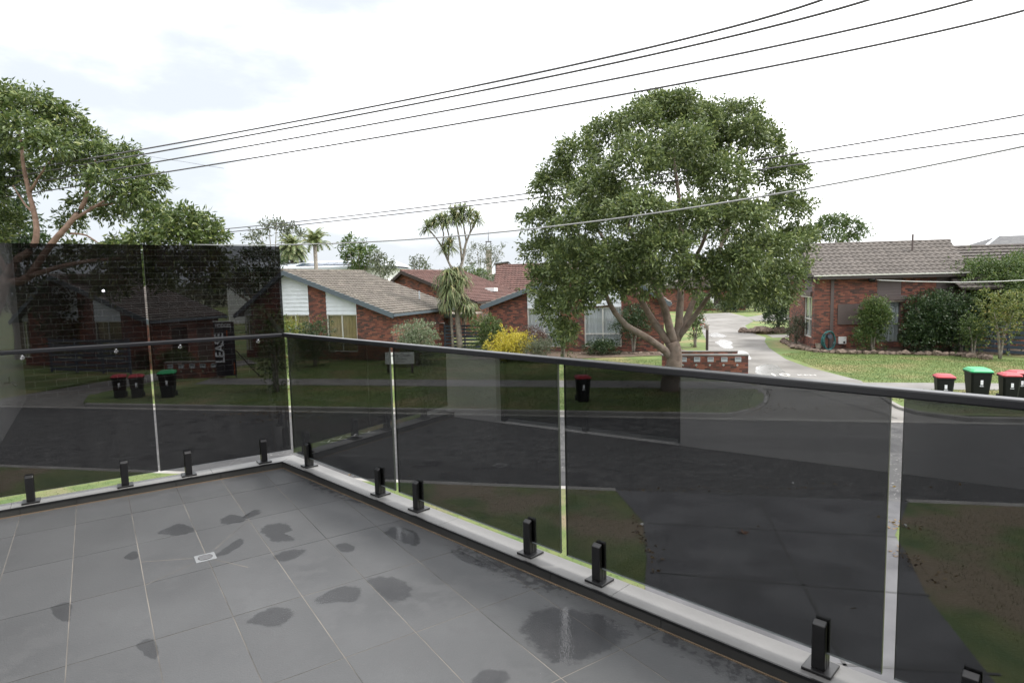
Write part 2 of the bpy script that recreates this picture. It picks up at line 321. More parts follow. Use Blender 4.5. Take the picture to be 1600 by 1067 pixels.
def clump_points(c, r, n, droop=.25, shell=.55, spray=.08):
    d = rng.normal(size=(n, 3)); d /= np.linalg.norm(d, axis=1, keepdims=True)
    d[:, 2] = np.where((d[:, 2] < -.25) & (rng.random(n) < .6), -d[:, 2], d[:, 2])
    lump = 1+.22*np.sin(d[:, 0]*5+c[0]*3)*np.cos(d[:, 1]*4+c[1]*2)+.15*np.sin(d[:, 2]*7+c[2])
    rad = (shell+(1-shell)*rng.random(n)**.6)*lump*(1+.12*rng.normal(size=n))
    k_ = max(1, n//7); pick = rng.integers(0, k_, n); d = d[:k_][pick]; rad = rad[:k_][pick]      # leaves sit in sprays round twig ends
    p = np.array(c)+d*rad[:, None]*np.array(r)+rng.normal(size=(n, 3))*spray
    ax = d*.8+rng.normal(size=(n, 3))*.6; ax[:, 2] -= droop
    return p, ax
def foliage(name, clumps, dens, length, width, mat, parent, droop=.25, shell=.55, world=True):
    P, A = [], []
    for c, r in clumps:
        n = max(20, int(dens*4*math.pi*((r[0]*r[1]+r[0]*r[2]+r[1]*r[2])/3)))
        p, a = clump_points(c, r, n, droop, shell, length*.5); P.append(p); A.append(a)
    o = link(name, leaves_mesh(name, np.concatenate(P), np.concatenate(A), length, width, mat), parent, world)
    return o
def limb(mb, pts, r0, r1, n=8, sub=3):
    P = [Vector(p) for p in pts]; Q = []
    for i in range(len(P)-1):
        a, b = P[max(i-1, 0)], P[min(i+2, len(P)-1)]
        for k in range(sub):
            t = k/sub; p0, p1 = P[i], P[i+1]; m0, m1 = (p1-a)*.5, (b-p0)*.5
            h = (2*t**3-3*t**2+1)*p0+(t**3-2*t**2+t)*m0+(-2*t**3+3*t**2)*p1+(t**3-t**2)*m1
            Q.append(h+Vector((random.uniform(-1, 1), random.uniform(-1, 1), 0))*r0*.10)
    Q.append(P[-1]); m = len(Q)
    mb.tube(Q, [r0+(r1-r0)*(i/(m-1))**.8 for i in range(m)], n)
def shrub(name, label, cat, x, y, w_, d_, h_, mat, leaf=(.10, .045), dens=55, nclump=9, z0=.12, group=None, stem='barkgrey', droop=.15, flowers=0, skirt=True):
    e = empty(name, (x, y, z0), 0, label, cat, group); cl = []
    for i in range(nclump):
        a = 2*math.pi*i/nclump+random.uniform(-.4, .4); q = random.uniform(.3, .62)
        zz = h_*(random.uniform(.16, .8) if skirt else random.uniform(.5, .85)); k = random.uniform(.24, .36)
        tap = 1-.45*max(0, zz/h_-.5)
        cl.append(((x+math.cos(a)*w_*.5*q*tap, y+math.sin(a)*d_*.5*q*tap, z0+zz), (w_*k, d_*k, min(h_*k*.95, zz if skirt else 9))))
    cl.append(((x, y, z0+h_*.52), (w_*.33, d_*.33, h_*.40)))
    f = foliage('foliage', cl, dens*1.5, leaf[0], leaf[1], M[mat], e, droop)
    s = MB()
    for i in range(4):
        a = 2*math.pi*i/4+.4; s_ = .15 if skirt else .06
        limb(s, [(x+math.cos(a)*s_*.3, y+math.sin(a)*s_*.3, z0-.03), (x+math.cos(a)*w_*.08, y+math.sin(a)*d_*.08, z0+h_*.4), (x+math.cos(a)*w_*.25, y+math.sin(a)*d_*.25, z0+h_*.75)], .035+.01*h_, .012, 6)
    s.build('stem', M[stem], e, smooth=True)
    if flowers:
        pts = []; 
        for i in range(flowers):
            a = random.uniform(0, 6.28); zz = random.uniform(.45, .95); rr = math.sqrt(max(.05, 1-(zz-.4)**2/.4))*.47
            pts.append((x+math.cos(a)*w_*rr, y+math.sin(a)*d_*rr, z0+h_*zz))
        pts = np.array(pts); link('flowers', leaves_mesh('flowers', np.repeat(pts, 6, 0), rng.normal(size=(flowers*6, 3)), .09, .08, M['flower']), e)
    return e
def blades_rosette(mb_pts, c, n, L, wid, elev=(-.6, 1.4), gravity=.5):
    for i in range(n):
        a = random.uniform(0, 2*math.pi); el = random.uniform(*elev); l = L*random.uniform(.7, 1.1)
        d = Vector((math.cos(a)*math.cos(el), math.sin(a)*math.cos(el), math.sin(el))); sd_ = Vector((-math.sin(a), math.cos(a), 0))*wid/2
        p0 = Vector(c); p1 = p0+d*l*.5; p2 = p1+(d+Vector((0, 0, -gravity))).normalized()*l*.35; p3 = p2+(d+Vector((0, 0, -gravity*2.6))).normalized()*l*.3
        mb_pts.add([p0-sd_*.6, p0+sd_*.6, p1+sd_, p1-sd_, p2+sd_*.8, p2-sd_*.8, p3], [(0, 1, 2, 3), (3, 2, 4, 5), (5, 4, 6)])
# ------------------------------------------------------------------ the setting: ground, street, lawns
SA = R(-10.8); Sx = np.array([math.cos(SA), math.sin(SA)]); Sn = np.array([-math.sin(SA), math.cos(SA)])
def st(s, n): p = Sx*s+Sn*n; return (float(p[0]), float(p[1]))
def structure(name, mb, mat, label=None, parent=None, **k):
    o = mb.build(name, mat, parent, **k)
    if parent is None: tag(o, label, None, None, 'structure')
    return o
structure('ground', MB().add([(-700, -300, -.03), (700, -300, -.03), (700, 1100, -.03), (-700, 1100, -.03)], [(0, 1, 2, 3)]), M['ground'], 'flat ground reaching to the horizon under the suburb')
road = MB().add([(*st(-90, 12.0), 0), (*st(90, 12.0), 0), (*st(90, 19.56), 0), (*st(-90, 19.56), 0)], [(0, 1, 2, 3)])
structure('road', road, M['asphalt'], 'grey asphalt street running across behind the balcony glass')
def slab(name, poly, mat, label, z1=.12, z0=-.1):
    return structure(name, MB().prism(poly, z0, z1), mat, label)
RET_L = [(6.8, 19.03), (7.8, 19.7), (8.5, 20.8), (8.9, 21.7), (9.25, 22.9), (9.4, 23.6)]
RET_R = [(13.5, 23.6), (12.95, 21.9), (12.5, 20.4), (12.22, 19.3), (12.3, 18.5), (12.8, 17.95)]
slab('nature_strip', [st(-20, 19.85), st(3.0, 19.85)]+RET_L+[st(4.6, 26.0), st(-22.0, 26.0), (-17.35, 28.3), (-17.6, 25.6), (-16.5, 23.6)], M['grass'], 'wide grass nature strip on the far side with the big street tree')
slab('nature_strip', RET_R[::-1][::1][:0]+[RET_R[5], st(70, 19.85), st(70, 26.0), st(8.6, 26.0)]+RET_R[:5], M['grass'], 'grass verge under the row of bins on the right')
slab('nature_strip', [st(-90, 19.85), st(-24.6, 19.85), st(-25.2, 26.0), st(-90, 26.0)], M['grass'], 'grass verge left of the concrete drive seen through the privacy glass')
slab('lawn', [st(-120, 26.0), st(120, 26.0), st(140, 130), st(-140, 130)], M['grass'], 'lawns and gardens around the brick units', .118)
slab('front_lawn', [st(-90, -30), st(90, -30), st(90, 12.22), st(-90, 12.22)], M['near_grass'], 'patchy lawn with bare earth below the balcony')
def strip(mb, pts, w0, w1, z0, z1):            # rectangular sweep, w0..w1 to the left of travel
    pts = [np.array(p[:2]) for p in pts]
    nor = []
    for i in range(len(pts)):
        d = pts[min(i+1, len(pts)-1)]-pts[max(i-1, 0)]; d = d/np.linalg.norm(d); nor.append(np.array([-d[1], d[0]]))
    for i in range(len(pts)-1):
        a, b = pts[i], pts[i+1]; na, nb = nor[i], nor[i+1]
        q = [a+na*w0, b+nb*w0, b+nb*w1, a+na*w1]
        mb.hexa([(*p, z0) for p in q]+[(*p, z1) for p in q])
def lerp_line(a, b, n): return [tuple(np.array(a)+(np.array(b)-np.array(a))*i/n) for i in range(n+1)]
k = MB(); strip(k, lerp_line(st(-20.2, 19.68), st(2.9, 19.68), 12)+[(p[0]+.02, p[1]-.14) for p in RET_L[:1]]+[(p[0]+.12, p[1]-.06) for p in RET_L[1:]], -.0, .17, -.05, .135)
structure('kerb', k, M['kerb'], 'concrete kerb along the far grass verge, curving into the side drive', bevel=.03)
k = MB(); strip(k, [(p[0]-.14, p[1]) for p in RET_R[:5]]+[(RET_R[5][0], RET_R[5][1]-.15)]+lerp_line(st(9.6, 19.68), st(70, 19.68), 12), -.0, .17, -.05, .135)
structure('kerb', k, M['kerb'], 'concrete kerb curving round the bin verge on the right', bevel=.03)
k = MB(); strip(k, lerp_line(st(-90, 19.68), st(-24.6, 19.68), 8), 0, .17, -.05, .135)
structure('kerb', k, M['kerb'], 'concrete kerb beyond the left drive', bevel=.03)
k = MB(); strip(k, lerp_line(st(-90, 19.40), st(90, 19.40), 60), 0, .29, -.04, .012)
structure('gutter', k, M['kerb'], 'pale concrete gutter line along the far side of the street')
k = MB(); strip(k, lerp_line(st(-90, 12.20), st(-.3, 12.20), 30), 0, .19, -.05, .13)
structure('kerb', k, M['kerb'], 'near kerb between the street and the lawn below the balcony', bevel=.03)
k = MB(); strip(k, lerp_line(st(5.0, 12.20), st(90, 12.20), 20), 0, .19, -.05, .13)
structure('kerb', k, M['kerb'], 'near kerb right of the dark driveway', bevel=.03)
def sheet(name, poly, mat, label, z, parent=None):
    if isinstance(z, (int, float)): z = [z]*len(poly)
    return structure(name, MB().add([(p[0], p[1], zz) for p, zz in zip(poly, z)], [tuple(range(len(poly)))]), mat, label, parent)
# side drive of the units (the close)
close = [(8.9, 22.3), (9.45, 24.0), (10.2, 28.5), (11.1, 34.9), (13, 41.4), (14.7, 47.8), (19.6, 65.4), (21.2, 71.9), (25.7, 73.5), (24.6, 64.9), (22.7, 58.2), (20.0, 53.2), (17.9, 46.3), (17.4, 42.4), (16.2, 39.7), (15, 36.1), (13.75, 31.0), (13.5, 28.5), (13.6, 25.7), (13.7, 24.2), (13.0, 22.2)]
drive = sheet('side_drive', close, M['concrete'], 'long pale concrete drive with wet streaks leading back between the units', .128)
sheet('side_drive', [(17.75, 42.2), (30, 39.6), (30.6, 42.0), (18.3, 44.6)], M['concrete'], 'short concrete branch turning right behind the brick house', .1295)
sheet('side_drive', [(22.9, 58.2), (36, 60), (38, 66), (27.3, 67.6), (24.4, 64.5)], M['concrete'], 'far concrete branch turning right at the end of the drive', .1295)
ap = MB().add([(*st(2.9, 19.67), .008), (*st(9.5, 19.67), .008), (13.0, 22.2, .124), (8.9, 22.3, .124)], [(0, 1, 2, 3)])
structure('drive_apron', ap, M['concrete'], 'sloping concrete apron where the side drive meets the street')
for a, b in [((8.95, 18.6), (11.6, 24.4)), ((9.6, 24.3), (13.6, 23.9)), ((10.6, 31.5), (13.7, 30.6))]:
    pass
for i, (a, b, za, zb) in enumerate([((11.35, 18.1), (10.6, 22.2), .02, .128), ((8.9, 22.32), (13.0, 22.22), .130, .130), ((9.6, 24.6), (13.6, 24.2), .131, .131), ((10.5, 30.6), (13.75, 30.1), .131, .131), ((11.4, 36), (15.1, 35.6), .131, .131)]):
    d = np.array(b)-np.array(a); nn = np.array([-d[1], d[0]])/np.linalg.norm(d)*.018
    MB().add([(a[0]-nn[0], a[1]-nn[1], za+.004), (a[0]+nn[0], a[1]+nn[1], za+.004), (b[0]+nn[0], b[1]+nn[1], zb+.004), (b[0]-nn[0], b[1]-nn[1], zb+.004)], [(0, 1, 2, 3)]).build('expansion_joint', M['joint'], drive)
# smooth wet streaks down the middle of the drive
def blob(cx, cy, rx, ry, ang, n=26, seed=0):
    r_ = random.Random(seed); ph = [r_.uniform(0, 6.28) for _ in range(4)]; P = []
    for i in range(n):
        t = 2*math.pi*i/n; q = 1+.18*math.sin(2*t+ph[0])+.12*math.sin(3*t+ph[1])+.08*math.sin(5*t+ph[2])
        x_, y_ = rx*q*math.cos(t), ry*q*math.sin(t); P.append((cx+x_*math.cos(ang)-y_*math.sin(ang), cy+x_*math.sin(ang)+y_*math.cos(ang)))
    return P
for i, (x, y, rx, ry) in enumerate([(11.4, 27.2, .7, 1.9), (12.1, 33.0, .55, 2.4), (13.4, 39.0, .5, 2.6), (14.9, 45.0, .45, 2.2)]):
    o = MB().add([(*p, .1325) for p in blob(x, y, rx, ry, -.22, seed=i)], [tuple(range(26))]).build('wet_streak', M['wetconcrete'], drive)
sheet('footpath', [st(-19, 24.2), st(4.75, 24.2), st(4.55, 25.9), st(-19.4, 25.9)], M['path'], 'grey concrete footpath crossing the far grass verge', .1295)
sheet('footpath', [st(9.0, 24.4), st(70, 24.4), st(70, 25.9), st(8.7, 25.9)], M['path'], 'concrete footpath behind the bins on the right', .1295)
sheet('left_drive', [st(-24.5, 19.68), st(-20.1, 19.68), (-17.2, 25.6), (-16.6, 28.6), (-16.2, 30.5), (-14.2, 34.5), (-15.6, 36.5), (-17.6, 32.4), (-19.4, 28.0), (-20.6, 24.7)], M['concrete'], 'concrete drive behind the privacy glass leading past the letterboxes', [.012, .012, .131, .131, .131, .131, .131, .131, .131, .131])
near = [st(-.3, 12.215), st(5.0, 12.215), (6.05, 9.6), (5.85, 9.0), (5.3, 7.7), (4.85, 6.0), (4.2, 3.6), (1.0, 3.6), (1.75, 8.2), (1.95, 9.0), (2.2, 10.4)]
nd = sheet('dark_driveway', near, M['darkdrive'], 'dark grey concrete driveway below the balcony', [.127]*11)
structure('drive_apron', MB().add([(*st(-.3, 12.215), .127), (*st(5.0, 12.215), .127), (*st(5.0, 12.5), .006), (*st(-.3, 12.5), .006)], [(0, 1, 2, 3)]), M['darkdrive'], 'short ramp from the dark driveway down to the street')
for a, b in [((4.55, 11.2), (3.1, 4.5)), ((2.25, 10.35), (6.05, 9.55)), ((1.9, 8.55), (5.35, 7.72)), ((1.6, 6.6), (5.0, 6.1))]:
    d = np.array(b)-np.array(a); nn = np.array([-d[1], d[0]])/np.linalg.norm(d)*.02
    za = .07 if a[1] > 11 else .1305
    MB().add([(a[0]-nn[0], a[1]-nn[1], .1305), (a[0]+nn[0], a[1]+nn[1], .1305), (b[0]+nn[0], b[1]+nn[1], .1305), (b[0]-nn[0], b[1]-nn[1], .1305)], [(0, 1, 2, 3)]).build('saw_cut', M['joint'], nd)
def wavy_line(a, b, wd, z, name, mat, parent, amp=.05, n=24, seed=0):
    r_ = random.Random(seed); a, b = np.array(a, float), np.array(b, float); d = (b-a)/np.linalg.norm(b-a); nn = np.array([-d[1], d[0]]); off = 0; L_ = []
    for i in range(n+1): off = off*.8+r_.uniform(-amp, amp); c_ = a+(b-a)*i/n+nn*off; L_ += [(*(c_-nn*wd/2), z), (*(c_+nn*wd/2), z)]
    return MB().add(L_, [(2*i, 2*i+2, 2*i+3, 2*i+1) for i in range(n)]).build(name, mat, parent)
road_o = bpy.data.objects['road']
for i, (a, b) in enumerate([((-11.5, 17.5), (-2.0, 15.6)), ((-1.0, 15.8), (6.0, 15.0)), ((6.0, 15.0), (12.5, 14.4)), ((2.5, 13.0), (3.4, 18.0)), ((9.0, 12.2), (9.4, 17.2)), ((-7.0, 14.6), (-6.4, 19.0))]):
    wavy_line(a, b, .02, .004, 'crack', M['joint'], road_o, .06, 24, i)
for i, (px, py) in enumerate([(512, 691), (530, 686), (553, 681), (575, 676)]):
    q = gnd(px, py, .0); MB().box(q[0]-.22, q[0]+.22, q[1]-.02, q[1]+.02, .003, .0045).build('painted_tick', M['paintmark'], road_o)
    MB().box(q[0]-.02, q[0]+.02, q[1]+.0205, q[1]+.26, .003, .0045).build('painted_tick', M['paintmark'], road_o)
sheet('road_patch', [(-8.5, 13.9), (-1.5, 12.75), (1.5, 12.3), (1.6, 13.6), (-3, 15.2), (-8, 16)], M['patch'], 'darker resurfaced patch of asphalt by the near kerb', .003)
sheet('road_patch', [(3.2, 15.9), (9.5, 14.6), (10, 15.8), (3.6, 17.1)], M['patch'], 'darker trench repair across the middle of the road', .003)
# 10 KPH painted on the drive
def lettering(name, body, size, mat, mtx, parent=None, extrude=.001, bold=0, align='CENTER'):
    cu = bpy.data.curves.new(name, 'FONT'); cu.body = body; cu.size = size; cu.extrude = extrude; cu.align_x = align; cu.align_y = 'CENTER'; cu.offset = bold
    t = bpy.data.objects.new(name, cu); col.objects.link(t); dg = bpy.context.evaluated_depsgraph_get()
    me = bpy.data.meshes.new_from_object(t.evaluated_get(dg)); bpy.data.objects.remove(t); me.name = name; me.materials.clear(); me.materials.append(mat)
    o = bpy.data.objects.new(name, me); col.objects.link(o); o.matrix_basis = mtx
    if parent is not None:
        o.parent = parent
    return o
lettering('painted_speed_limit', '10', 1.0, M['paintmark'], Matrix.Translation((11.3, 26.1, .1335)) @ Matrix.Rotation(R(-11), 4, 'Z') @ Matrix.Diagonal((.9, 1.0, 1, 1)), drive)
lettering('painted_speed_limit', 'KPH', .42, M['paintmark'], Matrix.Translation((12.35, 25.85, .1335)) @ Matrix.Rotation(R(-11), 4, 'Z') @ Matrix.Diagonal((.95, 1.0, 1, 1)), drive)
# ------------------------------------------------------------------ the balcony
BZ = H-1.436; BA = math.pi/2-.9787; BC = np.array([-1.1734, -5.0666])
def bal(x, y, z=0):
    dx, dy = x-BC[0], y-BC[1]
    return (dx*math.cos(BA)-dy*math.sin(BA), dx*math.sin(BA)+dy*math.cos(BA), BZ+z)
WA = .19665; Wd2 = np.array([math.sin(WA), -math.cos(WA)]); Wn2 = np.array([math.cos(WA), math.sin(WA)])   # right parapet: direction, outward
def rw(along, off, z=0): p = Wd2*along+Wn2*off; return bal(p[0], p[1], z)
def lw(along, off, z=0): return bal(-along, off, z)
END_R = 5.55
def corner_pt(off): # intersection of the two parapet offset lines
    x = (off-Wn2[1]*off)/Wn2[0]; return (x, off)
floor_ = MB().prism([bal(-2.0, 0)[:2], bal(-2.0, -5.45)[:2], bal(1.09, -5.45)[:2], bal(0, 0)[:2]], BZ-.32, BZ-.0014)
bf = structure('balcony_floor', floor_, M['grout'], 'grey tiled balcony floor with damp patches')
def clip(poly, n, o):
    outp = []
    for i in range(len(poly)):
        a, b = np.array(poly[i]), np.array(poly[(i+1) % len(poly)]); da, db = a@n-o, b@n-o
        if da <= 0: outp.append(tuple(a))
        if da*db < 0: outp.append(tuple(a+(b-a)*da/(da-db)))
    return outp
g = .0022
for i in range(-5, 8):
    for j in range(-1, 11):
        x1, x0 = -(.1557+i*.3)-g, -(.1557+(i+1)*.3)+g
        y1, y0 = -(-.172+j*.5915)-g, -(-.172+(j+1)*.5915)+g
        x0, x1, y0, y1 = max(x0, -2.0), min(x1, 1.3), max(y0, -5.45), min(y1, -.004)
        if x1-x0 < .02 or y1-y0 < .02: continue
        p = clip([(x0, y0), (x1, y0), (x1, y1), (x0, y1)], Wn2, -.004)
        if len(p) < 3: continue
        dz = random.uniform(-.0004, .0004)
        t = MB().prism([bal(*q)[:2] for q in p], BZ-.009, BZ+dz); t.build('floor_tile', M['tile'], bf)
def grout_line(a, b, wd=.004, z=.0012):
    a, b = np.array(a), np.array(b); d = (b-a)/np.linalg.norm(b-a); nn = np.array([-d[1], d[0]])*wd/2
    MB().add([bal(*(a-nn), z), bal(*(a+nn), z), bal(*(b+nn), z), bal(*(b-nn), z)], [(0, 1, 2, 3)]).build('cut_joint', M['grout'], bf)
DR = np.array([-.764, -1.452])
for e_ in [(-1.056, -1.30), (-.46, -1.02), (-1.056, -1.62), (-.60, -1.72)]: grout_line(DR+(np.array(e_)-DR)*.2, e_)
dr = empty('floor_drain', bal(DR[0], DR[1], 0), BA, 'small square steel floor drain set in the balcony tiles', 'drain')
MB().box(-.05, .05, -.05, .05, -.006, .0025).build('frame', M['steel'], dr, world=False)
MB().tube([(0, 0, .002), (0, 0, .0045)], .036, 20).build('grate', M['cable'], dr, world=False)
for i in range(5): MB().box(-.03, .03, -.026+.013*i-.002, -.026+.013*i+.002, .0045, .0062).build('bar', M['steel'], dr, world=False)
# puddles
def film(P, mat, label, z):
    P = [np.array(p) for p in P]; n = len(P); c = sum(P)/n; rings = [1.06, .9, .72, .4]; v = []; f = []; wv = []
    for k, q in enumerate(rings):
        for p in P: w_ = c+(p-c)*q; v.append((w_[0], w_[1], z)); wv.append((0, .28, .62, .8)[k])
    v.append((c[0], c[1], z)); wv.append(1.0)
    for k in range(3): f += [(k*n+i, k*n+(i+1) % n, (k+1)*n+(i+1) % n, (k+1)*n+i) for i in range(n)]
    f += [(3*n+i, 3*n+(i+1) % n, 4*n) for i in range(n)]
    me = bpy.data.meshes.new('puddle'); me.from_pydata(v, [], f); me.materials.append(mat); at_ = me.attributes.new('wet', 'FLOAT', 'POINT'); at_.data.foreach_set('value', wv)
    o = link('puddle', me); return tag(o, label, 'puddle', 'damp patches on the balcony tiles')
def pud(pts, label):
    P = []
    for x, y in pts:
        q = gnd(x, y, BZ); P.append(np.array(q[:2]))
    n = len(P); Q = []
    for i in range(n):
        a, b, c, d = P[i-1], P[i], P[(i+1) % n], P[(i+2) % n]
        for k in range(5):
            t = k/5; m0, m1 = (c-a)*.5, (d-b)*.5
            Q.append((2*t**3-3*t**2+1)*b+(t**3-2*t**2+t)*m0+(-2*t**3+3*t**2)*c+(t**3-t**2)*m1+rng.normal(size=2)*.0018)
    film(Q, M['water'] if ('largest' in label or 'shiny' in label) else M['damp'], label, BZ+.0022)
pud([(247, 833), (262, 824), (280, 818), (300, 822), (303, 830), (275, 837)], 'leaf-shaped damp patch just behind and left of the drain')
pud([(343, 811), (358, 804), (378, 807), (384, 809), (400, 795), (411, 800), (398, 806), (385, 811), (375, 817), (350, 819)], 'bow-tie shaped damp patch nearest the balcony corner')
pud([(405, 829), (418, 818), (445, 817), (458, 827), (446, 834), (460, 840), (455, 846), (428, 847), (415, 838)], 'lobed damp patch to the right behind the drain')
pud([(335, 868), (370, 843), (380, 841), (382, 848), (360, 864), (345, 869)], 'damp streak running out of the drain')
pud([(192, 872), (207, 861), (215, 862), (216, 872), (203, 875)], 'small damp patch against a joint left of the drain')
pud([(427, 870), (445, 860), (478, 858), (470, 868), (450, 877), (433, 875)], 'flat oval damp patch right of the drain')
pud([(525, 852), (540, 848), (554, 853), (552, 861), (533, 862)], 'small round damp patch towards the right kerb')
pud([(385, 972), (400, 959), (430, 948), (455, 950), (460, 962), (440, 978), (415, 978), (395, 974)], 'fish-shaped wet patch in the middle foreground tile')
pud([(487, 940), (505, 927), (540, 914), (563, 917), (565, 925), (558, 940), (530, 941), (505, 944)], 'long wet patch in the centre of the floor')
pud([(571, 905), (600, 900), (625, 905), (645, 918), (640, 935), (610, 942), (590, 925)], 'round wet patch just right of the long central one')
pud([(79, 948), (110, 941), (110, 972), (95, 968), (82, 960)], 'dark corner-shaped patch on the far left tiles')
pud([(212, 1005), (243, 998), (247, 1030), (232, 1028), (222, 1018)], 'dark corner-shaped patch near the bottom left')
pud([(812, 975), (830, 955), (850, 945), (900, 952), (945, 960), (985, 985), (975, 1000), (955, 1015), (940, 1025), (880, 1040), (840, 1020), (815, 995)], 'largest puddle, mirroring the bright gap between two glass panels')
pud([(600, 830), (620, 822), (650, 832), (656, 850), (640, 852), (610, 840)], 'shiny wet patch by the kerb below the second glass panel')
pud([(735, 1062), (760, 1045), (795, 1048), (790, 1067), (735, 1080)], 'wet patch cut off by the bottom edge of the picture')
pud([(700, 858), (722, 862), (760, 880), (775, 890), (745, 884), (715, 872)], 'thin wet patch lying along the right kerb')
def damp(a0, a1, o0, o1, label, seed):
    n = 40; v = []; f = []; wv = []
    for i in range(n+1):
        a = a0+(a1-a0)*i/n; t = math.sin(math.pi*i/n)**.5
        for k, q in enumerate((0, .35, .7, 1)): v.append(rw(a, -.007-t*(o1*1.5)*q, .0021)); wv.append((.62, .5, .28, 0)[k]*t)
    for i in range(n): f += [(i*4+k, i*4+k+1, i*4+5+k, i*4+4+k) for k in range(3)]
    me = bpy.data.meshes.new('puddle'); me.from_pydata(v, [], f); me.materials.append(M['fringe']); at_ = me.attributes.new('wet', 'FLOAT', 'POINT'); at_.data.foreach_set('value', wv)
    tag(link('puddle', me), label, 'puddle', 'damp patches on the balcony tiles')
damp(.25, 1.35, .02, .06, 'ragged damp fringe along the right kerb nearest the corner', 3)
damp(2.05, 3.15, .03, .09, 'ragged damp fringe along the middle of the right kerb', 5)
damp(3.2, 4.9, .03, .10, 'ragged damp fringe along the right kerb in the foreground', 8)
# parapet kerbs: dark face tiles, black trim, light cap stones, orange grout line
KZ, CW = .055, .150
def parapet(name, label, f, a0, a1, joint0, jstep, c0):
    e = empty(name, f(0, 0, -.32)); tag(e, label, None, None, 'structure')
    def blk(nm, mat, a, b, o0, o1, z0, z1, bev=0, aa=None, bb=None):
        aa = a if aa is None else aa; bb = b if bb is None else bb
        m = MB().hexa([f(a, o0, z0), f(b, o0, z0), f(bb, o1, z0), f(aa, o1, z0), f(a, o0, z1), f(b, o0, z1), f(bb, o1, z1), f(aa, o1, z1)])
        return m.build(nm, mat, e, bevel=bev)
    ec = c0*(CW)
    blk('core', M['kerbface'], a0-c0*.006, a1, .006, CW-.01, -.32, KZ-.012, aa=a0-c0*(CW-.01))
    edges = [a0]+[x for x in np.arange(joint0, a1, jstep) if a0+.05 < x < a1-.05]+[a1]
    for i in range(len(edges)-1):
        g0 = 0 if i == 0 else .0015
        blk('face_tile', M['kerbface'], edges[i]+g0, edges[i+1]-.0015, -.002, .0058, 0.006, KZ-.011)
    blk('grout_line', M['ogrout'], a0, a1, -.006, .0055, -.004, .0055)
    blk('edge_trim', M['black'], a0, a1, -.0045, .004, KZ-.0105, KZ+.001)
    ed2 = [a0]+[x for x in np.arange(joint0+.35, a1, jstep*2) if a0+.1 < x < a1-.1]+[a1]
    for i in range(len(ed2)-1):
        first = i == 0
        blk('cap_stone', M['kerbcap'], ed2[i]+(0 if first else .001), ed2[i+1]-.001, .0045, CW, KZ-.0115, KZ, aa=(ed2[i]-ec) if first else None)
    # wall of the house below the parapet
    blk('wall_below', M['render'], a0, a1, .02, CW-.03, -BZ, -.321)
    return e
mit = math.tan((math.pi/2-WA)/2)
parapet('balcony_kerb', 'low tiled kerb under the tall privacy glass', lw, 0.0, 2.0, .1557, .3, mit)
parapet('balcony_kerb', 'low tiled kerb with pale cap under the right row of glass', rw, 0.0, END_R, 1.63, .603, mit)
# glass panels
def panel(label, f, a0, a1, off, z0, z1, mat, group):
    t = .006
    m = MB().hexa([f(a0, off-t, z0), f(a1, off-t, z0), f(a1, off+t, z0), f(a0, off+t, z0), f(a0, off-t, z1), f(a1, off-t, z1), f(a1, off+t, z1), f(a0, off+t, z1)])
    me = m.mesh('glass_screen', mat); me.materials.append(M['glass_edge']); me.materials.append(M['glass_side'])
    o = link('glass_screen', me); tag(o, label, 'glass screen', group)
    areas = sorted([p.area for p in me.polygons])
    for p in me.polygons:
        if p.area < areas[-2]*.5: p.material_index = 1 if abs(p.normal.z) > .5 else 2
    return o
panel('tall dark privacy glass panel ending at the balcony corner', lw, -.09, .844, .08, .12, 1.76, M['tint_tall'], 'tall privacy glass panels')
panel('tall dark privacy glass panel at the far left of the picture', lw, .857, 1.985, .08, .12, 1.76, M['tint_tall'], 'tall privacy glass panels')
for a0, a1, lb in [(.045, 1.449, 'tinted balustrade panel nearest the corner, in front of the white estate sign'), (1.488, 2.838, 'second tinted balustrade panel, with a pale reflected rectangle'), (2.876, 4.221, 'third tinted balustrade panel, in front of the dark driveway'), (4.257, 5.50, 'tinted balustrade panel cut off by the right edge')]:
    panel(lb, rw, a0, a1, .08, .12, 1.052, M['tint'], 'tinted balustrade panels')
# handrails
def rail_obj(label, f, a0, a1, off, zt, hh, wd):
    e = empty('handrail', f(a0, off, zt-hh)); tag(e, label, 'handrail')
    m = MB().hexa([f(a0, off-wd/2, zt-hh), f(a1, off-wd/2, zt-hh), f(a1, off+wd/2, zt-hh), f(a0, off+wd/2, zt-hh), f(a0, off-wd/2, zt), f(a1, off-wd/2, zt), f(a1, off+wd/2, zt), f(a0, off+wd/2, zt)])
    m.build('rail', M['rail'], e, bevel=.006); return e
rail_obj('dark aluminium handrail capping the right row of glass panels', rw, -.02, 5.5, .08, 1.078, .030, .048)
lr = rail_obj('dark aluminium handrail bracketed to the tall privacy glass', lw, -.06, 1.985, .034, 1.076, .028, .045)
for px, py in [(31, 557), (181, 545.6), (282.6, 538.6), (405, 530)]:
    a = {31: 1.57, 181: 1.055, 282.6: .66, 405: .12}[px]
    MB().tube([lw(a, .074, 1.022), lw(a, .034, 1.022)], .013, 12).tube([lw(a, .034, 1.018), lw(a, .034, 1.049)], .008, 8).build('bracket', M['chrome'], lr, smooth=True)
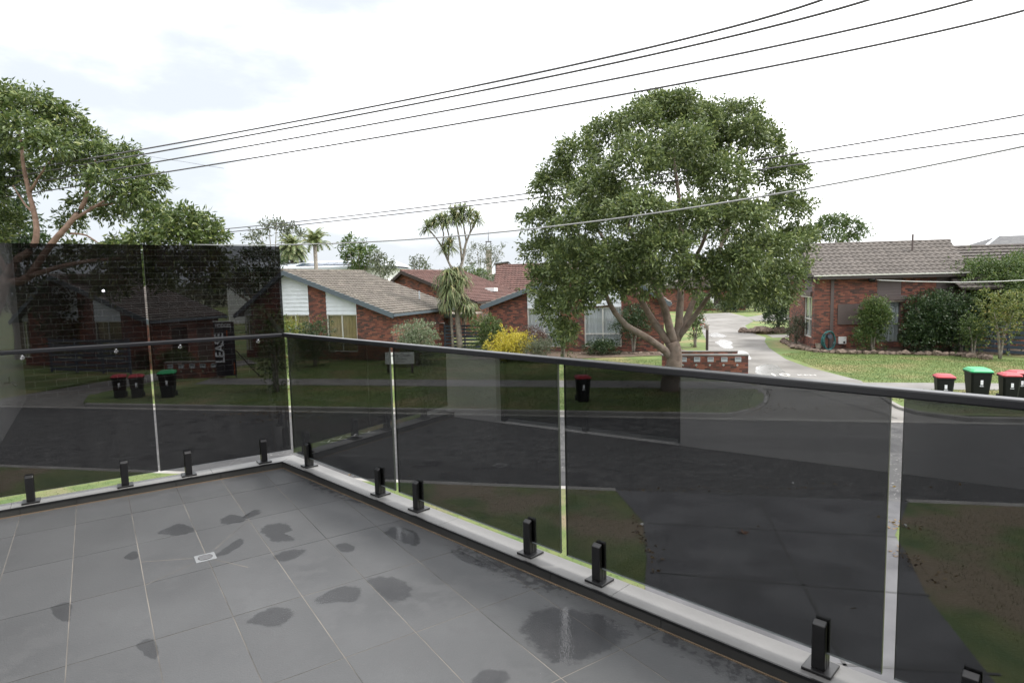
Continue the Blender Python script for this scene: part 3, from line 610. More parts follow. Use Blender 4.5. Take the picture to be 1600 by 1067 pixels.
# spigots
def spigot(f, a, off, label):
    e = empty('glass_spigot', f(a, off, KZ)); tag(e, label, 'glass clamp', 'black glass clamps on the kerb')
    def hb(nm, a0, a1, o0, o1, z0, z1, bev, tz=0):
        m = MB().hexa([f(a0, o0, z0), f(a1, o0, z0), f(a1, o1, z0), f(a0, o1, z0), f(a0, o0, z1-tz), f(a1, o0, z1-tz), f(a1, o1, z1), f(a0, o1, z1)])
        m.build(nm, M['black'], e, bevel=bev)
    hb('base_plate', a-.049, a+.049, off-.049, off+.049, KZ, KZ+.011, .002)
    hb('front_clamp', a-.023, a+.023, off-.029, off-.0075, KZ+.0105, KZ+.185, .004, .014)
    hb('back_clamp', a-.023, a+.023, off+.0075, off+.027, KZ+.0105, KZ+.185, .004, 0)
    hb('clamp_foot', a-.023, a+.023, off-.0072, off+.0072, KZ+.0105, KZ+.062, 0)
for a, lb in [(1.60, 'leftmost black clamp under the privacy glass'), (1.066, 'second black clamp from the left under the privacy glass'), (.661, 'third black clamp under the privacy glass, right of the panel joint'), (.123, 'black clamp under the privacy glass next to the corner')]: spigot(lw, a, .08, lb)
for a, lb in [(.29, 'black clamp on the right kerb next to the corner'), (1.27, 'black clamp just left of the first joint on the right kerb'), (1.69, 'black clamp just right of the first joint on the right kerb'), (2.63, 'black clamp left of the middle panel gap'), (3.066, 'black clamp right of the middle panel gap'), (4.03, 'large black clamp in the right foreground'), (4.46, 'black clamp cut off by the bottom edge at the right')]: spigot(rw, a, .08, lb)
# the house the balcony belongs to: white side wall with sliding door, brick wall behind the camera
oh = empty('balcony_house', bal(-2.4, -3, -BZ)); tag(oh, 'white rendered and brick house the balcony belongs to, seen as reflections', 'house')
def bbox(nm, mat, x0, x1, y0, y1, z0, z1, par=oh):
    return MB().hexa([bal(x0, y0, z0), bal(x1, y0, z0), bal(x1, y1, z0), bal(x0, y1, z0), bal(x0, y0, z1), bal(x1, y0, z1), bal(x1, y1, z1), bal(x0, y1, z1)]).build(nm, mat, par)
bbox('side_wall', M['render'], -2.25, -2.001, -.56, .45, -BZ, 2.7)
bbox('side_wall', M['render'], -2.25, -2.001, -5.45, -2.49, -BZ, 2.7)
bbox('side_wall', M['render'], -2.25, -2.001, -2.49, -.56, 2.15, 2.7)
bbox('side_wall', M['render'], -2.25, -2.001, -2.49, -.56, -BZ, -.01)
sdoor = bbox('sliding_door', M['darkpane'], -2.12, -2.10, -2.45, -.60, .03, 2.11)
for y0, y1 in [(-2.49, -2.44), (-1.55, -1.50), (-.61, -.56)]: bbox('door_frame', M['black'], -2.14, -2.08, y0, y1, 0, 2.15)
bbox('room_back', M['dark'], -5.2, -5.1, -5.4, .45, -BZ, 2.7)
bbox('rear_wall', M['brick_old'], -2.0, 3.2, -5.75, -5.46, -BZ, 2.7)
bbox('eave', M['render'], -5.2, -1.75, -6.4, .6, 2.701, 2.85)
bbox('eave', M['render'], -1.749, 3.4, -6.4, -5.15, 2.701, 2.85)
lp = empty('added_glint_lamp', bal(-1.02, -5.46, 1.45)); tag(lp, 'small lit wall lamp mirrored as a bright spot in the privacy glass', 'lamp')
me_, n_, b_, o_ = new_mat('added_glint_glow'); b_.inputs['Emission Color'].default_value = (1, .95, 1, 1); b_.inputs['Emission Strength'].default_value = 14  # added emitter in place of the camera's own mirrored bright spot
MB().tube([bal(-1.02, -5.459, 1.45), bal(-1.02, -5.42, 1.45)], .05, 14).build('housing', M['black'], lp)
MB().tube([bal(-1.02, -5.419, 1.45), bal(-1.02, -5.405, 1.45)], .02, 14).build('glint_disc', me_, lp)
tp = empty('garden_tap', bal(-1.998, -3.2, .5)); tag(tp, 'chrome garden tap on the white wall, mirrored in the privacy glass', 'tap')
MB().tube([bal(-2.0, -3.2, .5), bal(-1.93, -3.2, .5), bal(-1.90, -3.2, .45)], .012, 10).build('spout', M['chrome'], tp)
MB().tube([bal(-1.955, -3.2, .5), bal(-1.955, -3.2, .55)], .008, 8).tube([bal(-1.955, -3.235, .553), bal(-1.955, -3.165, .553)], .007, 8).build('handle', M['chrome'], tp)
# ------------------------------------------------------------------ houses
def roof_sheet(P0, U, V, wid, slope, mat, name, parent, tw=.30, gauge=.33, wave=.032):
    P0, U, V = Vector(P0), Vector(U).normalized(), Vector(V).normalized(); Nn = U.cross(V).normalized()
    if Nn.z < 0: Nn = -Nn
    nu = max(1, round(wid/tw)); nv = max(1, round(slope/gauge)); tw = wid/nu; g_ = slope/nv; S = 6
    prof = [abs(math.sin(math.pi*k/S))*wave for k in range(S)]
    m = MB(); W_ = nu*S+1
    for i in range(nv):
        rows = []
        for (v, h) in ((i*g_-.01, .004), (i*g_-.01, .075), ((i+1)*g_+.012, .010)):
            b = len(m.v)
            for k in range(W_):
                q = P0+U*(k*tw/S)+V*v+Nn*(h+prof[k % S]*(1 if h > .005 else .6)); m.v.append(tuple(q))
            rows.append(b)
        for a, b in ((rows[0], rows[1]), (rows[1], rows[2])):
            for k in range(W_-1): m.f.append((a+k, a+k+1, b+k+1, b+k))
    o = m.build(name, mat, parent, world=False); o['kind'] = 'stuff'; return o
def win(parent, x0, x1, z0, z1, y, ncol=2, split=.33, curtain='curtain', frame='frame', axis='x', side=-1, depth=.35, transom=True):
    """window unit: frame, panes, curtain; axis 'x' faces -y, axis 'y' faces -x/+x (side)"""
    def bx(mb, a0, a1, d0, d1, zz0, zz1):
        if axis == 'x': mb.box(a0, a1, y+d0, y+d1, zz0, zz1)
        else: mb.box(y-side*d0, y-side*d1, a0, a1, zz0, zz1)
        return mb
    x0, x1 = min(x0, x1), max(x0, x1)
    f = MB(); t = .055
    bx(f, x0, x1, -.02, .06, z0, z0+t); bx(f, x0, x1, -.02, .06, z1-t, z1); bx(f, x0, x0+t, -.018, .058, z0+t, z1-t); bx(f, x1-t, x1, -.018, .058, z0+t, z1-t)
    zs = z0+(z1-z0)*split
    cols = [x0+t+(x1-x0-2*t)*i/ncol for i in range(ncol+1)]
    for c in cols[1:-1]: bx(f, c-t/2, c+t/2, -.016, .056, z0+t, z1-t)
    if transom: bx(f, x0+t, x1-t, -.014, .054, zs-t/2, zs+t/2)
    fo = f.build('window', M[frame], parent, world=False)
    rows = [(z0+t, zs-t/2), (zs+t/2, z1-t)] if transom else [(z0+t, z1-t)]
    for i in range(ncol):
        for (a, b) in rows:
            p = MB(); bx(p, cols[i]+t/2, cols[i+1]-t/2, .015, .022, a, b); p.build('pane', M['pane'], fo, world=False)
    c = MB(); n = max(8, int((x1-x0)/.07)); vs = []
    for k in range(n+1):
        a = x0+t+(x1-x0-2*t)*k/n; d = .14+.03*math.sin(k*2.1)+.012*math.sin(k*.7)
        if axis == 'x': vs += [(a, y+d, z0), (a, y+d, z1)]
        else: vs += [(y-side*d, a, z0), (y-side*d, a, z1)]
    c.add(vs, [(2*k, 2*k+2, 2*k+3, 2*k+1) for k in range(n)]); c.build('curtain', M[curtain], fo, world=False)
    return fo
def boards(parent, x0, x1, zlow, ztop, y, mat, face=.23, axis='x', side=-1):
    """lapped boards between zlow and the sloping line ztop(x)"""
    x0, x1 = min(x0, x1), max(x0, x1); z = zlow
    while z < max(ztop(x0), ztop(x1))-.02:
        z1 = z+face-.006
        def hx(x): return min(z1, ztop(x))
        # clip board ends where the slope cuts it
        a, b = x0, x1
        if ztop(a) < z+.01:
            for t in np.linspace(0, 1, 60):
                if ztop(x0+(x1-x0)*t) >= z+.01: a = x0+(x1-x0)*t; break
        if ztop(b) < z+.01:
            for t in np.linspace(1, 0, 60):
                if ztop(x0+(x1-x0)*t) >= z+.01: b = x0+(x1-x0)*t; break
        if b-a > .03:
            xs = [a+(b-a)*i/4 for i in range(5)]
            poly = [(x, z) for x in xs]+[(x, max(hx(x), z+.008)) for x in xs[::-1]]; m = MB()
            n = len(poly)
            if axis == 'x': vs = [(p[0], y-.042+.036*(p[1]-z)/face, p[1]) for p in poly]+[(p[0], y+.012, p[1]) for p in poly]
            else: vs = [(y+side*(.042-.036*(p[1]-z)/face), p[0], p[1]) for p in poly]+[(y-side*.012, p[0], p[1]) for p in poly]
            m.add(vs, [tuple(range(n)), tuple(range(2*n-1, n-1, -1))]+[(i, n+i, n+(i+1) % n, (i+1) % n) for i in range(n)])
            m.build('weatherboard', M[mat], parent, world=False)
        z += face
def villa(tip, rz, m, e, label, tilemat, bays, depth=8.4, wtop=2.58, wbot=.45, curtain='blind', fascia='fascia', group=None, side_doors=False, boardmat='board', detail=True):
    h = empty('brick_house', (tip[0], tip[1], .118), rz, label, 'house', group)
    e -= .118; PK, WD, RISE = 7.2, 10.93, 2.52
    def zr(x): x = abs(x); return e+x*RISE/PK if x <= PK else e+(WD-x)*RISE/(WD-PK)
    def zw(x): return zr(x)-.10
    yw = .45
    def P(x): return m*x
    for (a, b, kind) in bays:
        xs = [a]+([PK] if a < PK < b else [])+[b]
        if kind == 'brick':
            MB().prism_y([(P(a), -.1), (P(b), -.1)]+[(P(x), zw(x)) for x in xs[::-1]], yw, yw+.25).build('brick_wall', M['brick'], h, world=False)
        else:
            MB().prism_y([(P(a), -.1), (P(b), -.1), (P(b), wbot), (P(a), wbot)], yw+.02, yw+.25).build('brick_wall', M['brick'], h, world=False)
            MB().prism_y([(P(a), wtop), (P(b), wtop)]+[(P(x), zw(x)) for x in xs[::-1]], yw+.04, yw+.25).build('wall_backing', M[boardmat], h, world=False)
            if detail: boards(h, P(a)+.005, P(b)-.005, wtop, zw, yw+.045, boardmat)
            win(h, P(a), P(b), wbot, wtop, yw+.06, 2, .33, curtain)
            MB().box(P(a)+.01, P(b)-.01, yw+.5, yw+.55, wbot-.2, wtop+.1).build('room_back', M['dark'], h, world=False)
    # side and rear walls
    xl, xh = bays[0][0], bays[-1][1]
    MB().box(P(xl), P(xl+.25), yw+.25, depth-.3, -.1, zw(xl)).build('side_wall', M['brick'], h, world=False)
    MB().box(P(xh-.25), P(xh), yw+.25, depth-.3, -.1, zw(xh)).build('side_wall', M['brick'], h, world=False)
    MB().prism_y([(P(xl+.25), -.1), (P(xh-.25), -.1), (P(xh-.25), zw(xh-.25)), (P(PK), zw(PK)), (P(xl+.25), zw(xl+.25))], depth-.55, depth-.3).build('rear_wall', M['brick'], h, world=False)
    if side_doors:
        for (y0, y1) in ((1.6, 2.6), (3.3, 4.3)):
            MB().box(P(xl)-m*.02, P(xl)+m*.01, y0, y1, 0, 2.1).build('side_door', M['darkpane' if y0 < 2 else 'brownboard'], h, world=False)
    # roof deck, tiles, barges, gutters
    rf = MB().prism_y([(P(0), e-.09), (P(PK), e+RISE-.09), (P(WD), e-.09), (P(WD), e-.03), (P(PK), e+RISE-.03), (P(0), e-.03)], 0.02, depth).build('roof', M[fascia], h, world=False)
    s1 = math.hypot(PK, RISE); s2 = math.hypot(WD-PK, RISE)
    ylen = depth
    if m > 0:
        roof_sheet((0, 0, e-.025), (0, 1, 0), (PK, 0, RISE), ylen, s1, M[tilemat], 'roof_tiles', rf)
        roof_sheet((WD, 0, e-.025), (0, 1, 0), (PK-WD, 0, RISE), ylen, s2, M[tilemat], 'roof_tiles', rf)
    else:
        roof_sheet((0, 0, e-.025), (0, 1, 0), (-PK, 0, RISE), ylen, s1, M[tilemat], 'roof_tiles', rf)
        roof_sheet((-WD, 0, e-.025), (0, 1, 0), (WD-PK, 0, RISE), ylen, s2, M[tilemat], 'roof_tiles', rf)
    MB().tube([(P(PK), -.03, e+RISE+.03), (P(PK), depth, e+RISE+.03)], .085, 8).build('ridge_cap', M[tilemat], rf, world=False)
    for x0, x1 in ((0, PK), (PK, WD)):
        MB().prism_y([(P(x0), zr(x0)-.25), (P(x1), zr(x1)-.25), (P(x1), zr(x1)+.02), (P(x0), zr(x0)+.02)], -.03, .012).build('barge_board', M[fascia], rf, world=False)
        MB().prism_y([(P(x0), zr(x0)-.25), (P(x1), zr(x1)-.25), (P(x1), zr(x1)+.02), (P(x0), zr(x0)+.02)], depth+.002, depth+.04).build('barge_board', M[fascia], rf, world=False)
    for x0 in (0, WD):
        s_ = -1 if x0 == 0 else 1
        MB().box(P(x0), P(x0+s_*.09), -.02, depth, e-.16, e-.02).build('gutter', M[fascia], rf, world=False)
    return h
BAYS = [(.35, 2.63, 'brick'), (2.63, 4.65, 'window'), (4.65, 5.85, 'brick'), (5.85, 7.86, 'window'), (7.86, 10.04, 'brick'), (10.04, 10.6, 'window')]
hL = villa((-6.4, 33.7), R(-20), -1, 2.75, 'brick unit with white weatherboard gable panels and weathered grey tile roof', 'rooftile_l', BAYS)
vp = MB().tube([(-1.6, 6.0, 2.9), (-1.6, 6.0, 3.75)], .05, 8).build('vent_pipe', M['metalroof'], hL, world=False)
hK = villa((-18.8, 32.3), R(-20), -1, 2.75, 'brick unit with grey tiled roof behind the privacy glass at the left', 'rooftile', BAYS, depth=5.2, side_doors=True)
hM = villa((-1.77, 37.1), SA, 1, 2.95, 'brick unit with slate barge boards and white curtained window behind the street tree', 'rooftile_l', [(.35, 2.69, 'brick'), (2.69, 4.65, 'window'), (4.65, 6.07, 'brick'), (6.07, 8.2, 'window'), (8.2, 10.6, 'brick')], depth=8.0, wtop=2.62, wbot=.30, curtain='curtain')
hN = villa((-2.6, 47.0), R(-30), -1, 2.9, 'brown tiled brick unit rising behind the weathered roof', 'rooftile_b', [(.35, 10.6, 'brick')], depth=9.0, fascia='brownfascia', detail=False)
MB().box(-2.4, -1.5, 5.0, 5.6, 3.45, 3.75).build('skylight', M['white'], hN, world=False)
# hipped brown roof further back
h2 = empty('brick_house', (2.0, 56, .118), R(-6), 'house with a broad brown red tiled roof behind the street tree', 'house')
MB().box(-3.6, 6.5, .6, 6.5, -.1, 3.3).build('brick_wall', M['brick'], h2, world=False)
rf = MB().add([(-4.3, 0, 3.4), (7.2, 0, 3.4), (7.2, 7.2, 3.4), (-4.3, 7.2, 3.4), (-3.0, 3.6, 5.72), (6.0, 3.6, 5.72)], [(0, 1, 5, 4), (1, 2, 5), (2, 3, 4, 5), (3, 0, 4), (3, 2, 1, 0)]).build('roof', M['rooftile_b'], h2, world=False)
sl_ = math.hypot(3.6, 2.32)
roof_sheet((-3.7, 0, 3.43), (1, 0, 0), (0, 3.6, 2.32), 10.3, sl_, M['rooftile_b'], 'roof_tiles', rf)
MB().tube([(-3.1, 3.6, 5.8), (6.1, 3.6, 5.8)], .1, 8).build('ridge_cap', M['rooftile_b'], rf, world=False)
# long metal roofed building
hb = empty('metal_roofed_building', (-27, 74, -.03), R(-6), 'long pale building with a zinc roof and solar panels beyond the units', 'building')
MB().box(-7, 12.5, 0, 9, 0, 6.3).build('wall', M['white'], hb, world=False)
rf = MB().prism_y([(-7.6, 6.3), (13.2, 6.3), (12.6, 6.55), (-7, 6.55)], -.6, 9.6).add([(-7.6, -.6, 6.56), (13.2, -.6, 6.56), (12.0, 4.5, 7.5), (-6.4, 4.5, 7.5), (13.2, 9.6, 6.56), (-7.6, 9.6, 6.56)], [(0, 1, 2, 3), (1, 4, 2), (4, 5, 3, 2), (5, 0, 3)]).build('roof', M['metalroof'], hb, world=False)
for i in range(6): MB().beam((2+i*1.15, .6, 6.85), (2+i*1.15, 2.6, 7.2), 1.05, .04).build('solar_panel', M['solar'], rf, world=False)
for i in range(4): 
    w_o = MB().box(-5+i*4.3, -3.4+i*4.3, -.03, .02, 3.4, 4.8).build('window', M['darkpane'], hb, world=False)
# far hipped roof at right
hr = empty('hip_roof_house', (50, 62, -.03), R(-8), 'distant house with a dark hipped tile roof at the right edge', 'house')
MB().box(-5.4, 5.4, -3.8, 3.8, 0, 5.9).build('wall', M['render'], hr, world=False)
MB().add([(-6, -4.4, 5.9), (6, -4.4, 5.9), (6, 4.4, 5.9), (-6, 4.4, 5.9), (-1.6, 0, 7.75), (1.6, 0, 7.75)], [(0, 1, 5, 4), (1, 2, 5), (2, 3, 4, 5), (3, 0, 4), (3, 2, 1, 0)]).build('roof', M['darktile'], hr, world=False)
for sx, sy in ((-1, -1), (1, -1)): MB().tube([(6*sx, 4.4*sy, 5.93), (1.6*sx, 0, 7.78)], .12, 6).build('hip_cap', M['metalroof'], hr, world=False)
# tower and gable on the skyline
tw = empty('brick_tower', (-5.4, 160, -.03), 0, 'slender brick tower, colour paled for haze, with open steel crown on the skyline', 'tower')
MB().box(-.7, .7, -.7, .7, 0, 12.6).build('shaft', M['timber'], tw, world=False)  # distance haze is put into the shaft colour as a paler tone
for sx in (-1, 1):
    for sy in (-1, 1): MB().beam((sx*.75, sy*.75, 12.5), (sx*.55, sy*.55, 14.6), .14, .14, (1, 0, 0)).build('post', M['cable'], tw, world=False)
MB().box(-.75, .75, -.75, .75, 14.6, 14.8).build('crown', M['cable'], tw, world=False)
MB().tube([(0, 0, 14.8), (0, 0, 19)], [.1, .03], 6).build('mast', M['cable'], tw, world=False)
fg = empty('distant_house', (-.6, 118, -.03), 0, 'small distant house with an orange gable on the skyline', 'house')
MB().prism_y([(-2.2, 0), (1.2, 0), (1.2, 6.9), (.2, 7.9), (-2.2, 7.9)], 0, 5).build('wall', M['rooftile_b'], fg, world=False)
MB().prism_y([(-2.4, 7.75), (.3, 8.05), (1.4, 6.95), (1.4, 7.1), (.25, 8.25), (-2.4, 7.95)], -.2, 5.2).build('roof', M['darktile'], fg, world=False)
# ------------------------------------------------------------------ the brick house on the right
hR = empty('brick_house', (17.0, 34.6, .118), SA, 'dark brick house with brown trim and wavy grey tile roof on the right', 'house')
def rx(px): k_ = (px-800)/FP; return (34.6*k_-17.0)/(.982+.187*k_)
def rz(px, py): yh = 441-.02345*(px-800); return H-(py-yh)*(34.6-.187*rx(px))/FP-.118
def hbx(nm, mat, x0, x1, y0, y1, z0, z1, par=hR, **k): return MB().box(x0, x1, y0, y1, z0, z1).build(nm, M[mat], par, world=False, **k)
W1, W2 = rx(1371), rx(1409); V1, V2 = rx(1463), rx(1497)
EZ = 4.13
for a, b in ((0, W1), (W2, V1), (V2, 13.5)): hbx('brick_wall', 'brick', a, b, 0, .25, -.1, 3.95 if b < 8 else 3.3)
for a, b in ((W1, W2), (V1, V2)):
    hbx('brick_wall', 'brick', a, b, .02, .25, -.1, .42)
    hbx('wall_backing', 'brownboard', a, b, .04, .25, 2.85, 3.95)
    boards(hR, a+.01, b-.01, 3.0, lambda x: 3.95, .04, 'brownboard', .16)
    win(hR, a, b, .42, 2.85, .05, 1, .42, 'curtain', 'brownboard')
    hbx('awning_box', 'brownboard', a-.2, b+.2, -.22, .035, 2.72, 2.98, bevel=.02)
    hbx('awning_blind', 'timber', a-.12, b+.12, -.16, -.02, 2.64, 2.72)
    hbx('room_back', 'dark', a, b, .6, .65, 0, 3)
p = rx(1298.5); hbx('downpipe', 'brownboard', p, p+.17, -.05, 0, 0, 3.9)
hbx('wall_panel', 'brownboard', rx(1310), rx(1348), -.06, -.005, rz(1328, 507), rz(1328, 475), bevel=.01)
mbx = hbx('meter_box', 'white', rx(1312), rx(1324), -.14, -.003, rz(1318, 537), rz(1318, 526), bevel=.01)
hbx('meter_dial', 'dark', rx(1319), rx(1322), -.155, -.142, rz(1318, 536), rz(1318, 533), mbx)
MB().tube([(rx(1306), -.1, .42), (rx(1306), -.003, .42)], .07, 12).build('gas_regulator', M['metalroof'], hR, world=False)
# gable end on the left
hbx('brick_wall', 'brick', 0, .25, .251, .69, -.1, 3.95); hbx('brick_wall', 'brick', 0, .25, 2.54, 6.0, -.1, 4.1)
hbx('brick_wall', 'brick', .02, .25, .69, 2.54, -.1, .6)
hbx('wall_backing', 'brownboard', .04, .25, .69, 2.54, 3.1, 4.6)
boards(hR, .69, 2.54, 3.25, lambda y_: 4.45+.3*(y_-.69), .045, 'brownboard', .17, 'y', -1)
win(hR, .69, 2.54, .6, 3.1, .06, 2, .42, 'curtain', 'frame', 'y', -1)
hbx('awning_box', 'brownboard', -.22, .03, .5, 2.7, 3.0, 3.26, bevel=.02); hbx('awning_blind', 'frame', -.17, -.03, .58, 2.62, 2.92, 3.0)
hbx('corner_pier', 'brick', -.12, -.002, -.0, .5, -.1, 3.9)
hbx('rear_wall', 'brick', .25, 13.5, 5.75, 6.0, -.1, 3.9); hbx('side_wall', 'brick', 13.25, 13.5, .25, 5.75, -.1, 3.3)
hbx('soffit', 'brownfascia', -.3, 7.35, -.48, 6.4, 3.96, 4.0)
hbx('fascia', 'brownfascia', -.35, 7.4, -.55, -.48, 3.93, 4.17)
gutter_ = hbx('gutter', 'frame', -.35, 7.4, -.63, -.552, 4.10, 4.17)
# main roof of separate tiles
RY, RZ, EY = 2.05, 5.92, -.58
rf = MB().add([(-.35, EY, EZ), (7.4, EY, EZ), (7.4, RY, RZ-.06), (-.35, RY, RZ-.06), (-.35, 6.5, EZ-.1), (7.4, 6.5, EZ-.1), (-.35, EY, EZ-.06), (7.4, EY, EZ-.06), (7.4, 6.5, EZ-.16), (-.35, 6.5, EZ-.16)], [(0, 1, 2, 3), (3, 2, 5, 4), (6, 7, 8, 9), (0, 6, 9, 4, 3), (1, 2, 5, 8, 7), (0, 1, 7, 6), (4, 5, 8, 9)]).build('roof', M['brownfascia'], hR, world=False)
sv = Vector((0, RY-EY, RZ-EZ)); SL = sv.length; sv.normalize(); sn = Vector((1, 0, 0)).cross(sv)
NC, NR = 26, 9; tw_, tg = 7.75/NC, SL/NR
tm = MB(); S_ = 8
rows = []
for (v, hh) in ((-.02, -.004), (-.02, .040), (tg+.02, .004)):
    b = len(tm.v)
    for k in range(S_+1):
        u = k/S_; tm.v.append((u*tw_*1.02, 0, 0)); wv = .048*(math.sin(math.pi*2*u-.6)*.5+.5)*(.7 if hh == 0 else 1)
        q = sv*v+sn*(hh+wv); tm.v[-1] = (u*tw_*1.02, q.y, q.z)
    rows.append(b)
for a, b in ((rows[0], rows[1]), (rows[1], rows[2])):
    for k in range(S_): tm.f.append((a+k, a+k+1, b+k+1, b+k))
tme = tm.mesh('roof_tile', M['rooftile'])
for i in range(NR):
    for j in range(NC):
        o = link('roof_tile', tme, rf, False); q = Vector((-.35+j*tw_+random.uniform(-.004, .004), EY, EZ+.012))+sv*(i*tg)+sn*random.uniform(0, .005); o.location = q
MB().tube([(-.4, RY, RZ), (7.45, RY, RZ)], .10, 8).build('ridge_cap', M['rooftile'], rf, world=False)
MB().beam((-.37, EY, EZ+.02), (-.37, RY, RZ), .09, .07, (0, -.5, 1)).build('verge_cap', M['rooftile'], rf, world=False)
roof_sheet((-.35, 6.5, EZ-.06), (1, 0, 0), (0, RY-6.5, RZ-EZ+.05), 7.75, 4.8, M['rooftile'], 'roof_tiles', rf)
# lower wing
rw2 = MB().add([(7.42, -.45, 3.45), (14, -.45, 3.45), (14, 3.1, 5.5), (7.42, 3.1, 5.5), (7.42, 6.6, 3.5), (14, 6.6, 3.5)], [(0, 1, 2, 3), (3, 2, 5, 4), (0, 3, 4), (1, 5, 2), (0, 4, 5, 1)]).build('wing_roof', M['brownfascia'], hR, world=False)
roof_sheet((7.42, -.5, 3.46), (1, 0, 0), (0, 3.55, 2.05), 6.6, 4.12, M['rooftile'], 'roof_tiles', rw2)
MB().tube([(7.42, 3.1, 5.58), (14.05, 3.1, 5.58)], .1, 8).build('ridge_cap', M['rooftile'], rw2, world=False)
pr = MB().hexa([(6.55, -1.35, 3.25), (8.6, -1.35, 3.25), (8.6, -.02, 3.8), (6.55, -.02, 3.8), (6.55, -1.35, 3.31), (8.6, -1.35, 3.31), (8.6, -.02, 3.86), (6.55, -.02, 3.86)]).build('porch_roof', M['brownfascia'], hR, world=False)
roof_sheet((6.5, -1.4, 3.30), (1, 0, 0), (0, 1.35, .55), 2.1, 1.45, M['rooftile'], 'roof_tiles', pr)
hbx('porch_post', 'brownfascia', 6.7, 6.8, -1.25, -1.15, 0, 3.26)
MB().tube([(5.2, 1.2, 5.2), (5.2, 1.2, 6.3)], .05, 8).build('flue', M['brownboard'], hR, world=False)
# ------------------------------------------------------------------ fences, walls, small structures
def fence(p0, p1, h_, label, mat='bluefence', nsl=7, post_gap=1.8, z0=.118, gap=.40):
    e = empty('slat_fence', (*p0, z0)); tag(e, label, 'fence', 'blue grey slat fences')
    p0, p1 = np.array(p0), np.array(p1); L = np.linalg.norm(p1-p0); d = (p1-p0)/L; pit = h_/nsl
    nseg = max(1, round(L/post_gap)); nb = np.array([-d[1], d[0]])
    for k in range(nseg):
        a, b = p0+d*L*k/nseg, p0+d*L*(k+1)/nseg
        for i in range(nsl):
            zc = z0+.05+pit*(i+.5); MB().beam((*(a+d*.004), zc), (*(b-d*.004), zc), .03, pit*(1-gap)).build('slat', M[mat], e)
    for k in range(nseg+1):
        a = p0+d*L*k/nseg+nb*.065; MB().beam((*a, z0-.1), (*a, z0+h_+.05), .09, .09, (0, 1, 0)).build('post', M[mat], e)
    return e
fence((-24.6, 32.9), (-19.3, 31.1), 1.75, 'blue grey slat fence behind the privacy glass at the left')
fence((-4.3, 39.6), (-1.75, 39.2), 1.55, 'blue grey slat fence behind the cabbage tree')
fence((23.6, 32.4), (26.6, 27.2), 1.7, 'blue grey slat fence behind the yellowing tree at the right edge')
def brick_low(name, label, p0, p1, h_, th, boxes, cat='letterbox wall'):
    p0, p1 = np.array(p0), np.array(p1); L = np.linalg.norm(p1-p0); rz_ = math.atan2(p1[1]-p0[1], p1[0]-p0[0])
    e = empty(name, (*p0, .118), rz_, label, cat)
    MB().box(0, L, 0, th, -.05, h_).build('brickwork', M['brick'], e, world=False); MB().box(-.02, L+.02, -.02, th+.02, h_+.001, h_+.045).build('capping', M['concrete'], e, world=False)
    for i in range(boxes):
        x = L*(i+.6)/(boxes+.35)
        f = MB().box(x-.13, x+.13, -.025, -.002, h_-.26, h_-.06).build('letterbox_plate', M['metalroof'], e, world=False)
        MB().box(x-.10, x+.10, -.03, -.0255, h_-.13, h_-.10).build('slot', M['dark'], f, world=False)
        MB().tube([(x-.03, -.02, h_-.40), (x-.03, -.002, h_-.40)], .05, 10).build('newspaper_ring', M['chrome'], e, world=False)
    return e
brick_low('letterbox_wall', 'low red brick wall with a row of steel letterboxes beside the big trunk', (6.6, 27.2), (10.15, 26.55), .80, .35, 6)
brick_low('garden_wall', 'second low brick wall behind the letterbox wall', (8.2, 33.6), (12.0, 32.9), .22, .25, 0, 'wall')
brick_low('letterbox_wall', 'low dark brick letterbox wall behind the privacy glass', (-16.5, 29.25), (-13.75, 29.25), .75, .35, 5)
bw = brick_low('brick_pillar', 'short red brick wall beside the lattice left of the cabbage tree', (-5.15, 39.7), (-4.35, 39.6), 1.65, .3, 0, 'wall')
pg = empty('pergola', (-6.2, 41.0, .118), R(-20), 'low carport with timber roof and lattice beyond the weathered roof', 'pergola')
MB().box(0, 3.4, 0, 3.0, 2.1, 2.2).build('roof_sheet', M['timber'], pg, world=False); MB().box(-.05, 3.45, -.06, -.002, 1.98, 2.22).build('fascia', M['fascia'], pg, world=False)
for x in (.05, 3.3):
    for y in (.05, 2.9): MB().box(x, x+.09, y, y+.09, 0, 2.1).build('post', M['timber'], pg, world=False)
for i in range(7): MB().box(.2+i*.47, .27+i*.47, .4, .46, 1.35, 2.1).build('rafter_prop', M['timber'], pg, world=False)
for i in range(9): MB().beam((.2+i*.3, -.02, 1.25), (.5+i*.3, -.02, 1.75), .02, .03, (0, 1, 0)).build('lattice_strip', M['fascia'], pg, world=False)
for i in range(9): MB().beam((.5+i*.3, .012, 1.25), (.2+i*.3, .012, 1.75), .02, .03, (0, 1, 0)).build('lattice_strip', M['fascia'], pg, world=False)
MB().box(.1, 3.3, -.03, .03, 1.2, 1.26).build('lattice_rail', M['fascia'], pg, world=False)
tf = empty('paling_fence', (-2.0, 44.0, .118), 0, 'grey timber paling fence between the two brick units', 'fence')
for i in range(26): MB().box(i*.15, i*.15+.135, 0, .02, 0, 2.0+random.uniform(-.02, .02)).build('paling', M['timber'], tf, world=False)
for z in (.4, 1.6): MB().box(0, 3.9, .021, .07, z, z+.08).build('rail', M['timber'], tf, world=False)
# bollard light
bl = empty('bollard_light', (11.0, 34.9, .118), 0, 'dark timber bollard light beside the concrete drive', 'bollard')
MB().tube([(0, 0, -.05), (0, 0, 1.25)], .075, 10).build('post', M['brownfascia'], bl, world=False); MB().tube([(0, 0, 1.25), (0, 0, 1.5), (0, 0, 1.56)], [.085, .085, .04], 10).build('lamp_head', M['barkgrey'], bl, world=False)
